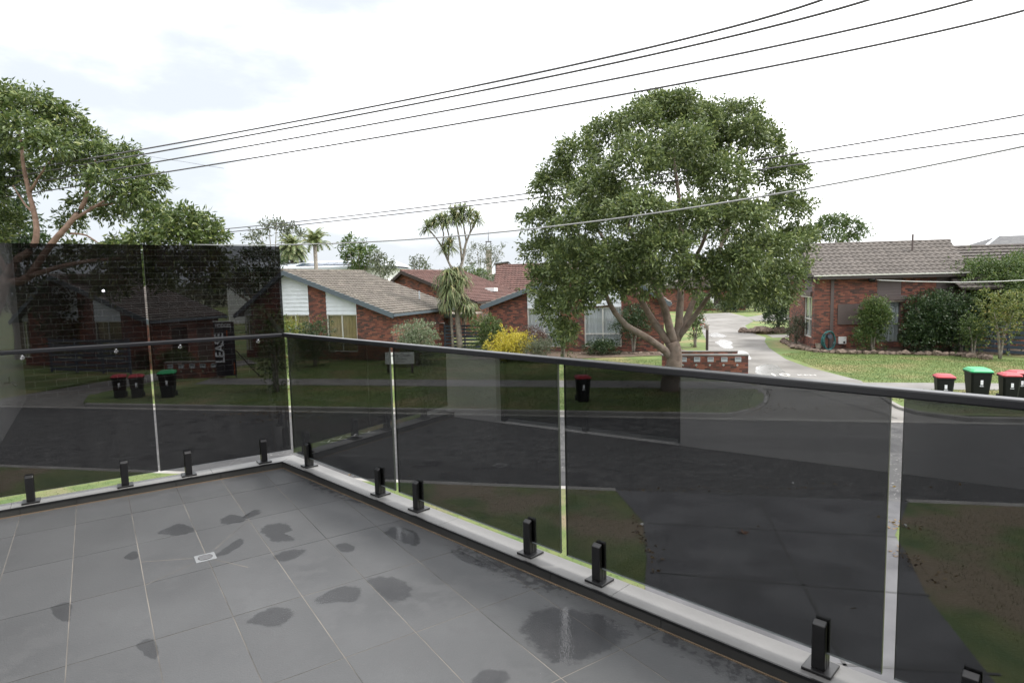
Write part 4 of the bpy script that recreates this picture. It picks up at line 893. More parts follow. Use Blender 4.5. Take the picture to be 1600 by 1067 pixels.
# small wing at the end of the drive
eh = empty('brick_house', (23.5, 79, .118), SA, 'brick unit half hidden by shrubs at the end of the drive', 'house')
MB().box(-4, 6, 0, 5, -.1, 2.9).build('brick_wall', M['brick'], eh, world=False)
MB().prism_y([(-4.6, 2.9), (6.6, 2.9), (6.6, 3.05), (1, 4.9), (-4.6, 3.05)], -.6, 5.6).build('roof', M['rooftile'], eh, world=False)
MB().box(.4, 3.0, -.05, -.002, .4, 2.3).build('garage_door', M['brownfascia'], eh, world=False); MB().box(.9, 2.1, -.12, -.055, 1.0, 1.8).build('notice', M['white'], eh, world=False)
# ------------------------------------------------------------------ signs
sg = empty('lease_board', (-13.45, 29.0, .118), R(-6), 'tall black estate agent lease board on the verge behind the privacy glass', 'sign')
MB().box(-.5, .5, 0, .03, .12, 2.66).build('board', M['signblack'], sg, world=False)
for x in (-.47, .43): MB().box(x, x+.04, .031, .08, -.05, 2.66).build('post', M['timber'], sg, world=False)
MB().box(-.52, .52, -.01, .05, 2.661, 2.69).build('top_trim', M['white'], sg, world=False)
MB().box(.40, .43, -.004, -.001, .2, .75).build('accent', M['orange'], sg, world=False); MB().box(.12, .17, -.004, -.001, 1.85, 2.25).build('accent', M['orange'], sg, world=False)
MB().beam((.5, .06, 1.3), (1.35, .5, .0), .05, .05).build('stay', M['brownfascia'], sg, world=False)
RX = Matrix.Rotation(R(90), 4, 'X')
lettering('lettering', 'HODGES', .24, M['signgrey'], Matrix.Translation((-.02, -.006, 2.48)) @ RX @ Matrix.Diagonal((.82, 1, 1, 1)), sg, .002, .004)
lettering('lettering', 'LEASE', .62, M['signgrey'], Matrix.Translation((-.24, -.006, 1.42)) @ RX @ Matrix.Rotation(R(90), 4, 'Z') @ Matrix.Diagonal((.86, 1, 1, 1)), sg, .002, .012)
es = empty('estate_sign', (-5.35, 29.3, .118), R(-6), 'white estate name sign on two short posts on the lawn', 'sign')
MB().box(-.70, .70, 0, .03, .45, 1.0).build('board', M['white'], es, world=False)
for x in (-.63, .53): MB().box(x, x+.10, .031, .1, -.05, .95).build('post', M['brownfascia'], es, world=False)
lettering('lettering', 'Barry Close', .21, M['signblack'], Matrix.Translation((0, -.004, .86)) @ RX, es)
lettering('lettering', '1 Tracy Street', .12, M['signblack'], Matrix.Translation((0, -.004, .68)) @ RX, es)
lettering('lettering', 'Units 1 - 10', .10, M['signblack'], Matrix.Translation((0, -.004, .55)) @ RX, es)
# ------------------------------------------------------------------ wheelie bins
def make_bin(name, lidmat, w_, d_, h_):
    e = empty(name, (0, 0, 0)); b = MB(); wb, db = w_*.78, d_*.70; hb_ = h_*.90
    lv = [(0.02, wb, db), (.25, wb+(w_-wb)*.3, db+(d_-db)*.3), (.8, wb+(w_-wb)*.85, db+(d_-db)*.85), (1, w_, d_)]
    vs = []
    for t, ww, dd in lv:
        c = .05
        vs += [(-ww/2+c, -dd/2, t*hb_), (ww/2-c, -dd/2, t*hb_), (ww/2, -dd/2+c, t*hb_), (ww/2, dd/2-c, t*hb_), (ww/2-c, dd/2, t*hb_), (-ww/2+c, dd/2, t*hb_), (-ww/2, dd/2-c, t*hb_), (-ww/2, -dd/2+c, t*hb_)]
    fs = [tuple(range(7, -1, -1)), tuple(range(24, 32))]
    for r_ in range(3): fs += [(r_*8+k, r_*8+(k+1) % 8, r_*8+8+(k+1) % 8, r_*8+8+k) for k in range(8)]
    b.add(vs, fs); b.box(-w_/2-.02, w_/2+.02, -d_/2-.02, d_/2+.02, hb_-.06, hb_-.015)
    b.build('body', M['bin'], e, world=False, bevel=.012)
    l = MB(); o_ = .03; n = 8
    ring = lambda sx, sy, z, c: [(-sx+c, -sy, z), (sx-c, -sy, z), (sx, -sy+c, z), (sx, sy-c, z), (sx-c, sy, z), (-sx+c, sy, z), (-sx, sy-c, z), (-sx, -sy+c, z)]
    vs = ring(w_/2+o_, d_/2+o_, hb_-.01, .05)+ring(w_/2+o_, d_/2+o_, hb_+.025, .05)+ring(w_/2-.04, d_/2-.05, h_-.012, .07)+ring(w_/2-.10, d_/2-.12, h_, .07)
    l.add(vs, [tuple(range(7, -1, -1)), tuple(range(24, 32))]+[(r_*8+k, r_*8+(k+1) % 8, r_*8+8+(k+1) % 8, r_*8+8+k) for r_ in range(3) for k in range(8)])
    ld = l.build('lid', M[lidmat], e, world=False, bevel=.008)
    MB().tube([(-w_*.36, d_/2+.05, hb_-.03), (w_*.36, d_/2+.05, hb_-.03)], .016, 8).build('handle', M['bin'], e, world=False)
    for s_ in (-1, 1): MB().tube([(s_*(w_/2-.06), d_/2-.02, .10), (s_*(w_/2-.005), d_/2-.02, .10)], .10, 16).build('wheel', M['rubber'], e, world=False)
    MB().tube([(-w_*.4, d_/2-.02, .10), (w_*.4, d_/2-.02, .10)], .014, 8).build('axle', M['black'], e, world=False)
    MB().box(-.035, .035, -d_*.47-.012, -d_*.47+.03, h_*.52, h_*.66).build('council_mark', M['signgrey'], e, world=False)
    MB().box(-.05, .05, -d_*.46-.010, -d_*.46+.03, h_*.47, h_*.485).build('council_lettering', M['signgrey'], e, world=False)
    return e
red0 = make_bin('wheelie_bin', 'binred', .48, .54, .93); grn0 = make_bin('wheelie_bin', 'bingreen', .58, .72, 1.07)
used = set()
def place_bin(proto, x, y, rz_, label):
    o = proto if proto.name not in used else copy_tree(proto)
    used.add(proto.name); o.location = (x, y, .12); o.rotation_euler = (0, 0, rz_); tag(o, label, 'wheelie bin', 'wheelie bins put out on the verge')
place_bin(red0, -15.55, 24.35, R(28), 'red lidded wheelie bin at the left end of the row behind the privacy glass')
place_bin(red0, -14.80, 24.25, R(26), 'red lidded wheelie bin next to the green one behind the privacy glass')
place_bin(grn0, -13.55, 24.2, R(22), 'green lidded wheelie bin behind the privacy glass')
place_bin(red0, 2.42, 21.35, R(2), 'red lidded wheelie bin standing alone in front of the street tree')
place_bin(red0, 13.85, 19.75, R(-22), 'red lidded wheelie bin left of the green one on the right verge')
place_bin(grn0, 15.12, 20.0, R(-18), 'green lidded wheelie bin on the right verge')
place_bin(red0, 15.95, 19.75, R(-20), 'red lidded wheelie bin right of the green one, fully in view')
place_bin(red0, 16.55, 20.15, R(-12), 'red lidded wheelie bin cut off by the right edge')
# ------------------------------------------------------------------ rocks, hose, litter
def rock(x, y, s, z0=.118, seed=0, parent=None):
    bm = bmesh.new(); bmesh.ops.create_icosphere(bm, subdivisions=2, radius=1); r_ = np.random.default_rng(seed); k = r_.uniform(1, 3, 3); ph = r_.uniform(0, 6, 3)
    for v in bm.verts:
        q = 1+.16*math.sin(v.co.x*k[0]*2+ph[0])+.14*math.sin(v.co.y*k[1]*2+ph[1])+.12*math.sin(v.co.z*k[2]*2+ph[2]); v.co = Vector((v.co.x*q*s*1.25, v.co.y*q*s*.9, v.co.z*q*s*.8))+Vector((x, y, z0+s*.45))
    me = bpy.data.meshes.new('stone'); bm.to_mesh(me); bm.free(); me.materials.append(M['rock']); return link('stone', me, parent)
def rock_row(name, label, pts, s0, gap):
    e = empty(name, (*pts[0], .118)); tag(e, label, 'rock edging')
    d = 0; k = 0
    for i in range(len(pts)-1):
        a, b = np.array(pts[i]), np.array(pts[i+1]); L = np.linalg.norm(b-a); t = 0
        while t < L:
            s = s0*random.uniform(.7, 1.25); p = a+(b-a)*t/L+rng.normal(size=2)*.05; rock(p[0], p[1], s, seed=k+int(pts[0][0]*10), parent=e); t += s*gap; k += 1
    return e
rock_row('rock_edging', 'row of rough basalt rocks edging the garden of the right brick house', [(17.2, 39.2), (16.3, 35.6), (16.6, 33.7), (17.5, 32.7), (19.7, 31.9), (22.2, 31.0), (22.6, 29.0)], .17, 2.0)
rock_row('rock_edging', 'large round basalt boulders under the dark shrub beside the drive', [(17.4, 46.6), (18.6, 45.4), (20.6, 45.2)], .42, 2.0)
rock_row('rock_edging', 'low stone edging in front of the curtained window', [(3.6, 35.2), (10.2, 33.9)], .10, 2.6)
slab('garden_bed', [(17.3, 38.6), (16.4, 35.3), (16.75, 33.8), (17.6, 32.85), (19.7, 32.1), (22.1, 31.2), (27, 30.4), (27.5, 33), (18, 34.9), (17.2, 35.0), (17.9, 38.4)], M['soil'], 'raised mulch bed along the right brick house', .22, .05)
slab('garden_bed', [(-2.4, 33.9), (3.2, 33.2), (10.2, 33.95), (10.0, 36.4), (-1.6, 38.6)], M['soil'], 'mulch bed in front of the curtained brick unit', .15, .05)
hs = empty('garden_hose', (17.35, 33.9, .22)); tag(hs, 'coiled green garden hose on a reel by the brick corner', 'hose')
for i in range(9):
    a0 = random.uniform(0, 6); c_ = Vector((17.35, 33.9, .72)); rr = (.30+.05*random.random(), .48+.06*random.random())
    m = MB(); m.tube([c_+Vector((math.cos(t+a0)*rr[0]+.02*math.sin(3*t), .03*i-.12, math.sin(t+a0)*rr[1])) for t in np.linspace(0, 6.2, 26)], .018, 6); m.build('coil', M['hose'], hs, smooth=True)
MB().tube([(17.35, 33.9, .2), (17.35, 33.9, 1.05)], .025, 6).build('stand', M['black'], hs); MB().tube([(17.35, 33.75, .95), (17.35, 34.0, .95)], .12, 12).build('reel', M['bluefence'], hs)
pot = empty('garden_pot', (16.95, 34.2, .22)); tag(pot, 'small terracotta coloured pot beside the coiled hose', 'pot')
MB().tube([(16.95, 34.2, .2), (16.95, 34.2, .5), (16.95, 34.2, .54)], [.11, .17, .19], 12).build('pot', M['timber'], pot); MB().tube([(16.95, 34.2, .53), (16.95, 34.2, .545)], [.15, .15], 12).build('soil', M['soil'], pot)
dl = MB()
for k in range(5):
    a = k*1.3; dl.add([(0, 0, 0), (.05*math.cos(a)-.02*math.sin(a), .05*math.sin(a)+.02*math.cos(a), .03), (.12*math.cos(a), .12*math.sin(a), .02+.02*(k % 2)), (.05*math.cos(a)+.02*math.sin(a), .05*math.sin(a)-.02*math.cos(a), .012)], [(0, 1, 2, 3)])
o = dl.build('dead_leaf', M['deadleaf']); o.location = (*gnd(1160, 833, .13)[:2], .129); tag(o, 'curled brown dead leaf lying on the dark driveway', 'leaf')
for px, py, lb in [(1003, 820, 'scrap of white litter on the bare earth beside the driveway'), (1415, 822, 'white plastic bottle lying at the driveway corner'), (1239, 756, 'scrap of white paper on the road')]:
    q = gnd(px, py, .13 if py > 790 else .005); m = MB().hexa([(-.06, -.02, 0), (.05, -.035, .004), (.07, .03, 0), (-.04, .03, .003), (-.05, -.012, .04), (.045, -.02, .05), (.05, .02, .035), (-.035, .02, .05)])
    o = m.build('litter', M['white'], bevel=.008); o.location = q; o.scale = (.7, .7, .7); o.rotation_euler = (0, 0, px); tag(o, lb, 'litter')
# ------------------------------------------------------------------ overhead cables
def cable(label, pts, rad, mat='cable', group='overhead power lines', n=5):
    P = [np.array(at(x, y, Y)) for x, y, Y in pts]; a, c, b = P[0], P[1], P[2]; Q = []
    for t in np.linspace(-.12, 1.15, 40): Q.append(a*(t-.5)*(t-1)*2+c*t*(1-t)*4+b*t*(t-.5)*2)
    o = MB().tube(Q, rad, n).build('power_cable', M[mat], smooth=True); tag(o, label, 'cable', group)
def q3(x, ys, Ys):  # three points, harmonic in depth
    xs = [x[0], x[1], x[2]]; return list(zip(xs, ys, Ys))
DE = (30.0, 18.8, 13.2)
cable('topmost overhead power cable crossing the sky', q3((0, 640, 1285), (271.6, 155.5, 0), DE), .028)
cable('second overhead power cable just below the topmost', q3((0, 660, 1358), (280, 160.5, 0), DE), .028)
cable('third overhead power cable crossing the sky', q3((0, 740, 1520), (294, 165.5, 0), DE), .027)
cable('fourth overhead power cable, lowest of the upper four', q3((0, 780, 1600), (309.5, 182.5, 17), DE), .027)
cable('thin far cable crossing in front of the street tree, upper of the pair', q3((340, 800, 1600), (359, 306, 180), (40, 27, 18.5)), .027)
cable('thin far cable crossing in front of the street tree, lower of the pair', q3((340, 800, 1600), (364.5, 314, 209), (40, 27, 18.5)), .027)
cable('thick pale grey service cable slanting across the street tree', q3((340, 800, 1600), (383, 361, 229), (26, 20, 13)), .024, 'cablemid')
cb = MB(); 
P_ = [Vector(at(x, y, Y)) for x, y, Y in [(1368, 437, 33.7), (1375, 438, 33.3), (1430, 440, 31.5), (1500, 441.3, 29.5), (1560, 440, 28), (1620, 437, 26.5), (1700, 430, 25)]]
o = cb.tube(P_, .022, 6).build('service_cable', M['cablewhite'], smooth=True); tag(o, 'white service cable running from the brick house to the right edge', 'cable')
jb = empty('service_bracket', at(1362, 437, 33.75)); tag(jb, 'black service bracket hanging at the gutter of the right brick house', 'bracket')
a = Vector(at(1357, 436, 33.85)); b = Vector(at(1368, 436.5, 33.75)); MB().tube([a, a.lerp(b, .15), a.lerp(b, .85), b], [.1, .17, .17, .1], 12).build('housing', M['black'], jb, smooth=True)
MB().tube([Vector(at(1362, 432, 33.9)), Vector(at(1362, 434, 33.85))], .03, 6).build('hook', M['black'], jb)
sp = MB(); sp.tube([at(160, 243, 26.6), at(235, 245, 25.2), at(290, 253.5, 24.5), at(350, 263.5, 23.8)], .006, 5); o = sp.build('cable_spreader', M['cable'], smooth=True); tag(o, 'thin spreader wire tying the upper cables together at the left', 'cable')
# ------------------------------------------------------------------ trees and shrubs
def px_clumps(L, Y0, sq=.85):
    out_ = []
    for x, y, r_, dy in L:
        p = at(x, y, Y0+dy); rr = r_*(Y0+dy)/FP; out_.append((p, (rr, rr, rr*sq)))
    return out_
def PX(*pts): return [at(x, y, Y) for x, y, Y in pts]
# the street tree
TY = 23.2
tb = gnd(1048, 610, .12)
t = empty('street_tree', tb); tag(t, 'large dense evergreen street tree with forking pinkish trunk', 'tree')
main = [(1044, 178, 40, 0), (1000, 195, 36, -1), (1090, 190, 36, .5), (1150, 185, 34, 1.5), (950, 212, 36, .5), (1190, 228, 36, 1), (905, 250, 38, 0), (1222, 275, 36, .5), (868, 292, 38, .5), (990, 255, 44, -3), (1070, 232, 44, -2.5), (1128, 282, 46, -2.5), (935, 300, 44, -2), (845, 345, 30, 0), (852, 395, 34, 0), (905, 352, 42, -2.5), (1000, 335, 48, -4), (1075, 345, 40, -3.4), (1160, 345, 46, -3), (1226, 330, 38, 0), (1242, 378, 32, 0), (1205, 392, 40, -2), (1228, 432, 34, -.5), (1150, 415, 44, -3), (1035, 395, 46, -4), (960, 405, 42, -3.5), (895, 415, 42, -2), (855, 440, 34, -.5), (865, 482, 34, -1), (885, 518, 20, -1.4), (900, 470, 30, -2.2), (930, 448, 30, -3), (1185, 455, 36, -1), (1140, 455, 30, -2), (1090, 430, 40, -2.5), (1005, 440, 36, -2.8), (960, 455, 24, -2.8), (1215, 465, 24, 0), (1045, 265, 46, 3), (950, 330, 46, 3.5), (1130, 340, 48, 3.5), (1040, 380, 46, 4), (1180, 400, 40, 3), (900, 400, 40, 3), (985, 420, 36, 3), (1100, 250, 44, 2.5), (1065, 165, 26, -.5), (1020, 170, 28, .3), (1170, 205, 28, 0), (1120, 215, 30, 2.0)]
cl = px_clumps(main, TY, .78)
foliage('crown', cl, 300, .15, .062, M['leaf_main'], t, .30, .5)
b = MB()
limb(b, [tb+np.array([0, 0, -.2]), tb+np.array([0, 0, .5]), at(1054, 570, 22.8), at(1050, 535, 22.9)], .38, .25, 12)
b2 = MB()
for pts, r0, r1 in [
    (PX((1057, 585, 22.9), (1046, 556, 22.8), (1015, 530, 22.4), (978, 508, 22), (955, 478, 21.6), (938, 440, 21.4), (915, 405, 21)), .21, .05),
    (PX((1052, 545, 22.9), (1030, 515, 23), (1005, 475, 23), (985, 440, 23.2), (960, 400, 23.5), (915, 330, 24)), .19, .05),
    (PX((1052, 535, 22.9), (1042, 495, 22.8), (1028, 455, 22.7), (1010, 420, 22.5), (985, 360, 22.4), (965, 290, 22.5)), .21, .05),
    (PX((1056, 532, 23), (1062, 490, 23.1), (1064, 440, 23.3), (1065, 380, 23.4), (1060, 300, 23.4), (1046, 215, 23.2)), .20, .05),
    (PX((1058, 530, 23), (1076, 490, 23.2), (1090, 455, 23.4), (1120, 400, 23.6), (1150, 320, 24), (1160, 230, 24.2)), .17, .04),
    (PX((1060, 528, 23), (1085, 495, 22.6), (1115, 455, 22.0), (1160, 420, 21.4), (1195, 385, 21.2)), .14, .04),
    (PX((1064, 440, 23.3), (1088, 400, 22.6), (1110, 350, 22), (1128, 300, 21.4)), .11, .04),
    (PX((955, 478, 21.6), (925, 480, 21.4), (905, 478, 21.2), (888, 490, 21.2)), .05, .02),
    (PX((1010, 420, 22.5), (1030, 370, 21.5), (1020, 320, 20.5)), .10, .03),
    (PX((1120, 400, 23.6), (1170, 370, 24), (1215, 340, 24)), .09, .03),
    (PX((960, 400, 23.5), (910, 370, 24), (870, 340, 24)), .09, .03)]:
    limb(b2, pts, r0*.86, r1, 9)
b.build('trunk', M['bark'], t, smooth=True); b2.build('limbs', M['bark'], t, smooth=True)
# the big tree at the left
LY = 28.5
lb_ = gnd(-30, 606, .12)
t = empty('spreading_tree', lb_); tag(t, 'tall spreading tree with orange pink limbs rising behind the privacy glass', 'tree')
left = [(15, 160, 34, 0), (55, 168, 32, -.5), (-30, 170, 40, 0), (95, 188, 30, 0), (125, 215, 30, .5), (30, 205, 36, -2), (80, 228, 34, -2), (-20, 230, 40, 0), (150, 245, 30, -.5), (185, 245, 26, .5), (205, 268, 28, 0), (232, 290, 26, 0), (160, 285, 26, -2), (110, 262, 30, 1.5), (200, 305, 28, -1), (228, 318, 24, 1), (20, 260, 30, 1.5), (60, 280, 24, 2), (-25, 300, 36, 1), (175, 335, 24, 1.5), (130, 320, 18, 2), (110, 350, 20, 2), (245, 345, 26, -1), (285, 345, 28, -1.5), (315, 352, 24, -1), (262, 372, 28, -2), (300, 378, 28, -1.5), (335, 372, 20, -1), (225, 378, 26, -2), (190, 390, 26, -1), (240, 408, 28, -1.5), (290, 412, 28, -1), (330, 405, 24, -.5), (200, 425, 28, 0), (320, 438, 18, -.5), (250, 440, 22, 0), (160, 405, 24, .5), (120, 395, 22, 1), (175, 450, 24, .5), (345, 425, 14, -.5), (-20, 370, 34, 1), (15, 345, 22, 2)]
cl = px_clumps(left, LY, .72)
foliage('crown', cl, 120, .25, .09, M['leaf_left'], t, .45, .45)
b = MB(); limb(b, [lb_+np.array([0, 0, -.2]), lb_+np.array([0, 0, .5]), at(-22, 540, LY), at(-6, 480, LY), at(12, 432, LY)], .34, .25, 12); b.build('trunk', M['barkred'], t, smooth=True)
b = MB()
for pts, r0, r1 in [
    (PX((12, 432, LY), (26, 406, LY), (46, 392, LY), (57, 368, LY), (54, 335, LY), (44, 295, LY), (36, 250, LY), (30, 205, LY)), .26, .07),
    (PX((46, 432, LY-.2), (80, 382, LY-.4), (112, 345, LY-.6), (132, 315, LY-.6), (140, 278, LY-.5), (150, 250, LY-.5)), .22, .06),
    (PX((12, 440, LY), (30, 440, LY-.1), (46, 432, LY-.2)), .24, .22),
    (PX((46, 432, LY-.2), (90, 418, LY-.6), (140, 408, LY-.8), (200, 402, LY-1.2), (260, 390, LY-1.5)), .17, .05),
    (PX((112, 345, LY-.6), (150, 322, LY-.5), (190, 300, LY-.2), (215, 285, LY)), .10, .04),
    (PX((140, 325, LY-.6), (180, 318, LY), (215, 318, LY+.5)), .07, .03),
    (PX((50, 330, LY), (38, 318, LY+.2), (20, 290, LY+.5)), .08, .03),
    (PX((47, 300, LY), (65, 270, LY-.4), (85, 245, LY-1)), .09, .03),
    (PX((12, 430, LY), (-10, 380, LY), (-20, 300, LY), (-25, 230, LY)), .2, .05),
    (PX((110, 365, LY-.4), (135, 368, LY-.6), (160, 385, LY-.8)), .07, .03)]:
    limb(b, pts, r0*.78, r1*.8, 9)
b.build('limbs', M['barkred'], t, smooth=True)
def tree(name, label, bx, by, clumps, mat, leaf, dens, trunk_r, fork, bark='barkgrey', z0=-.03, droop=.25, shell=.5, group='trees beyond the units', top=None):
    """generic tree: clumps are ((x,y,z), r)"""
    e = empty(name, (bx, by, z0)); tag(e, label, 'tree', group)
    foliage('crown', clumps, dens*2.8, leaf[0], leaf[1], M[mat], e, droop, shell)
    b = MB(); limb(b, [(bx, by, z0-.1), (bx+trunk_r*.3, by, z0+fork*.5), (bx, by, z0+fork)], trunk_r, trunk_r*.75, 8); b.build('trunk', M[bark], e, smooth=True)
    b = MB()
    for c, r_ in clumps:
        m_ = (np.array([bx, by, z0+fork])*.5+np.array(c)*.5)+np.array([0, 0, -.15*abs(c[2]-fork)*.3]); limb(b, [(bx, by, z0+fork*.97), m_, c], trunk_r*.42, trunk_r*.1, 6, 2)
    b.build('limbs', M[bark], e, smooth=True); return e
def ptree(name, label, px, Y, L, mat, leaf, dens, tr, fork, **k):
    p = at(px, 440, Y); return tree(name, label, p[0], Y, px_clumps(L, Y, k.pop('sq', .8)), mat, leaf, dens, tr, fork, **k)
ptree('gum_tree', 'tall gum tree with umbrella shaped clumps on the left skyline', 428, 90, [(393, 374, 10, 0), (408, 366, 11, 2), (420, 352, 11, 0), (432, 347, 9, -2), (444, 356, 11, 0), (458, 360, 11, 1), (470, 366, 9, 0), (450, 374, 8, -2), (403, 384, 7, 0)], 'leaf_grey', (.55, .2), 5, .35, 5.5, sq=.55)
ptree('dark_tree', 'dark bushy tree seen through the right end of the privacy glass', 400, 62, [(385, 405, 14, 0), (405, 398, 14, 1), (425, 402, 12, 0), (395, 425, 16, -1), (420, 425, 14, 1), (375, 430, 12, 0), (360, 415, 12, 1), (380, 445, 16, 0), (410, 446, 16, -1), (432, 436, 14, 0), (362, 448, 14, 0), (345, 440, 14, 0), (440, 415, 8, 0)], 'leaf_dark', (.4, .15), 9, .3, 2.5)
ptree('round_tree', 'pale green round tree right of the two palms', 562, 72, [(545, 385, 12, 0), (560, 390, 13, -1), (575, 395, 12, 0), (552, 404, 13, 1), (570, 410, 14, 0), (540, 400, 8, 0), (548, 375, 8, 1), (558, 420, 14, 0)], 'leaf_mid', (.4, .16), 9, .3, 3)
ptree('grey_green_tree', 'grey green feathery tree next to the pale green tree', 598, 66, [(590, 402, 9, 0), (600, 410, 11, 0), (608, 418, 9, 1), (594, 420, 10, -1), (585, 412, 8, 0), (604, 430, 10, 0)], 'leaf_grey', (.35, .12), 12, .2, 2.4)
ptree('conifer_tree', 'distant pointed conifers above the brown roof', 655, 95, [(646, 418, 5, 0), (646, 409, 3.5, 0), (656, 416, 6, 1), (655, 406, 3.5, 1), (665, 420, 5, 0), (664, 413, 3, 0)], 'leaf_grey', (.5, .15), 9, .2, 3, sq=1.3)
ptree('bare_tree', 'thin crowned tree around the brick tower', 752, 118, [(732, 398, 9, 0), (745, 388, 9, 0), (760, 392, 9, 0), (775, 396, 9, 1), (785, 388, 6, 0), (750, 408, 11, 0), (770, 410, 11, 0), (735, 412, 8, 0)], 'leaf_grey', (.55, .13), 3.5, .3, 4)
ptree('willow_bush', 'light green bush behind the cabbage tree', 735, 60, [(722, 428, 12, 0), (738, 425, 12, 0), (752, 430, 12, 1), (730, 443, 12, 0), (745, 445, 12, 0), (714, 440, 9, 0)], 'leaf_mid', (.3, .08), 16, .15, 1.5, droop=.6)
ptree('feathery_tree', 'spreading feathery tree behind the right brick house', 1308, 58, [(1275, 362, 15, 0), (1292, 350, 15, 0), (1312, 347, 15, 0), (1332, 352, 14, 0), (1346, 362, 11, 0), (1305, 370, 15, -1), (1328, 374, 12, 0), (1262, 375, 12, 0)], 'leaf_mid', (.32, .11), 22, .25, 4, sq=.7)
ptree('dark_tree', 'dark tree filling the left edge behind the spreading tree', 20, 40, [(10, 300, 30, 0), (30, 340, 30, 0), (-15, 350, 36, 0), (50, 380, 26, 0), (20, 400, 34, 0), (80, 420, 26, 0), (-10, 430, 36, 0), (100, 460, 26, 0), (50, 460, 30, 0)], 'leaf_dark', (.32, .12), 16, .35, 3)
ptree('dark_tree', 'dark evergreen behind the slat fence at the left', 120, 35.2, [(90, 455, 22, 0), (120, 450, 24, 0), (145, 470, 20, 0), (105, 485, 24, 0), (135, 505, 22, 0), (85, 510, 20, 0), (110, 535, 22, 0), (70, 480, 20, 0), (150, 440, 16, 0), (165, 460, 14, .6)], 'leaf_dark', (.24, .1), 26, .2, 1.6, z0=.1)
# palms
def palm(name, label, px, pyc, Y, L, nf, tr, updir):
    c = Vector(at(px, pyc, Y)); e = empty(name, (c.x, c.y, -.03)); tag(e, label, 'palm', 'trees beyond the units')
    MB().tube([(c.x+.15, c.y, -.1), (c.x, c.y, c.z*.5), (c.x, c.y, c.z)], [tr*1.1, tr*.8, tr*.8], 9).build('trunk', M['barkgrey'], e, smooth=True)
    m = MB()
    for i in range(nf):
        a = random.uniform(0, 6.28); el = random.uniform(*updir); l = L*random.uniform(.8, 1.1); p = c.copy(); d = Vector((math.cos(a)*math.cos(el), math.sin(a)*math.cos(el), math.sin(el))); prev = p.copy()
        for s_ in range(9):
            p2 = p+d*l/9; sd_ = d.cross(Vector((0, 0, 1))).normalized(); wl = L*.22*(1-abs(s_-3.5)/7)
            for sg_ in (-1, 1):
                for q in (.1, .4, .7):
                    r_ = p.lerp(p2, q); tip_ = r_+sd_*sg_*wl+d*wl*.6+Vector((0, 0, -wl*.35)); m.add([r_, r_+d*l*.045, tip_], [(0, 1, 2)])
            m.add([p-sd_*.03, p+sd_*.03, p2+sd_*.02, p2-sd_*.02], [(0, 1, 2, 3)])
            p = p2; d = (d+Vector((0, 0, -.16-.02*s_))).normalized()
    m.build('fronds', M['leaf_cord'], e)
palm('date_palm', 'date palm with a dense drooping crown on the left skyline', 456, 390, 78, 2.5, 110, .35, (-.5, 1.4))
palm('feather_palm', 'slim palm with upswept fronds beside the date palm', 492, 384, 58, 2.2, 30, .22, (.5, 1.45))
# cabbage tree
cy = 38.6; p0 = gnd(718, 546, .12); p0 = np.array(at(718, 546, cy)); p0[2] = .1
t = empty('cabbage_tree', p0); tag(t, 'tall cabbage tree with shaggy spiky leaf heads and forked grey stems', 'tree')
b = MB()
for pts, r0, r1 in [(PX((719, 546, cy), (716, 510, cy), (714, 470, cy), (712, 432, cy)), .20, .14), (PX((708, 546, cy), (706, 510, cy), (703, 470, cy), (700, 440, cy)), .09, .07),
    (PX((713, 434, cy), (722, 410, cy), (727, 385, cy), (731, 372, cy), (742, 350, cy), (746, 345, cy)), .11, .03), (PX((722, 408, cy), (718, 375, cy-.3), (713, 350, cy-.3), (709, 342, cy)), .08, .03), (PX((712, 432, cy), (700, 408, cy), (690, 385, cy+.3), (678, 368, cy), (668, 358, cy)), .08, .03), (PX((729, 380, cy), (724, 350, cy), (722, 338, cy)), .06, .03), (PX((700, 408, cy), (702, 375, cy), (697, 350, cy)), .06, .03), (PX((691, 386, cy), (693, 365, cy), (688, 350, cy)), .05, .03), (PX((727, 385, cy), (735, 360, cy+.3), (733, 345, cy)), .05, .03), (PX((714, 470, cy), (725, 478, cy-.4), (733, 480, cy-.5)), .07, .05)]:
    limb(b, pts, r0, r1, 8)
b.build('stems', M['barkgrey'], t, smooth=True)
m = MB()
for x, y, n, L in [(668, 358, 70, .55), (678, 350, 50, .5), (688, 347, 70, .55), (697, 347, 70, .55), (709, 338, 80, .6), (722, 335, 80, .6), (733, 340, 80, .6), (746, 344, 70, .55), (715, 345, 60, .5), (703, 385, 70, .6), (695, 392, 50, .5)]:
    blades_rosette(m, at(x, y, cy), int(n*1.7), L*1.45, .06, (-.5, 1.4), .5)
for x, y, n, L in [(700, 428, 130, .95), (712, 425, 130, .95), (692, 440, 130, .95), (722, 438, 110, .9), (703, 455, 170, 1.1), (714, 462, 120, 1.0), (698, 470, 130, 1.0), (734, 482, 130, .95), (727, 478, 100, .8)]:
    blades_rosette(m, at(x, y, cy+random.uniform(-.4, .2)), n, L, .06, (-1.2, 1.1), 1.0)
m.build('leaf_heads', M['leaf_cord'], t)
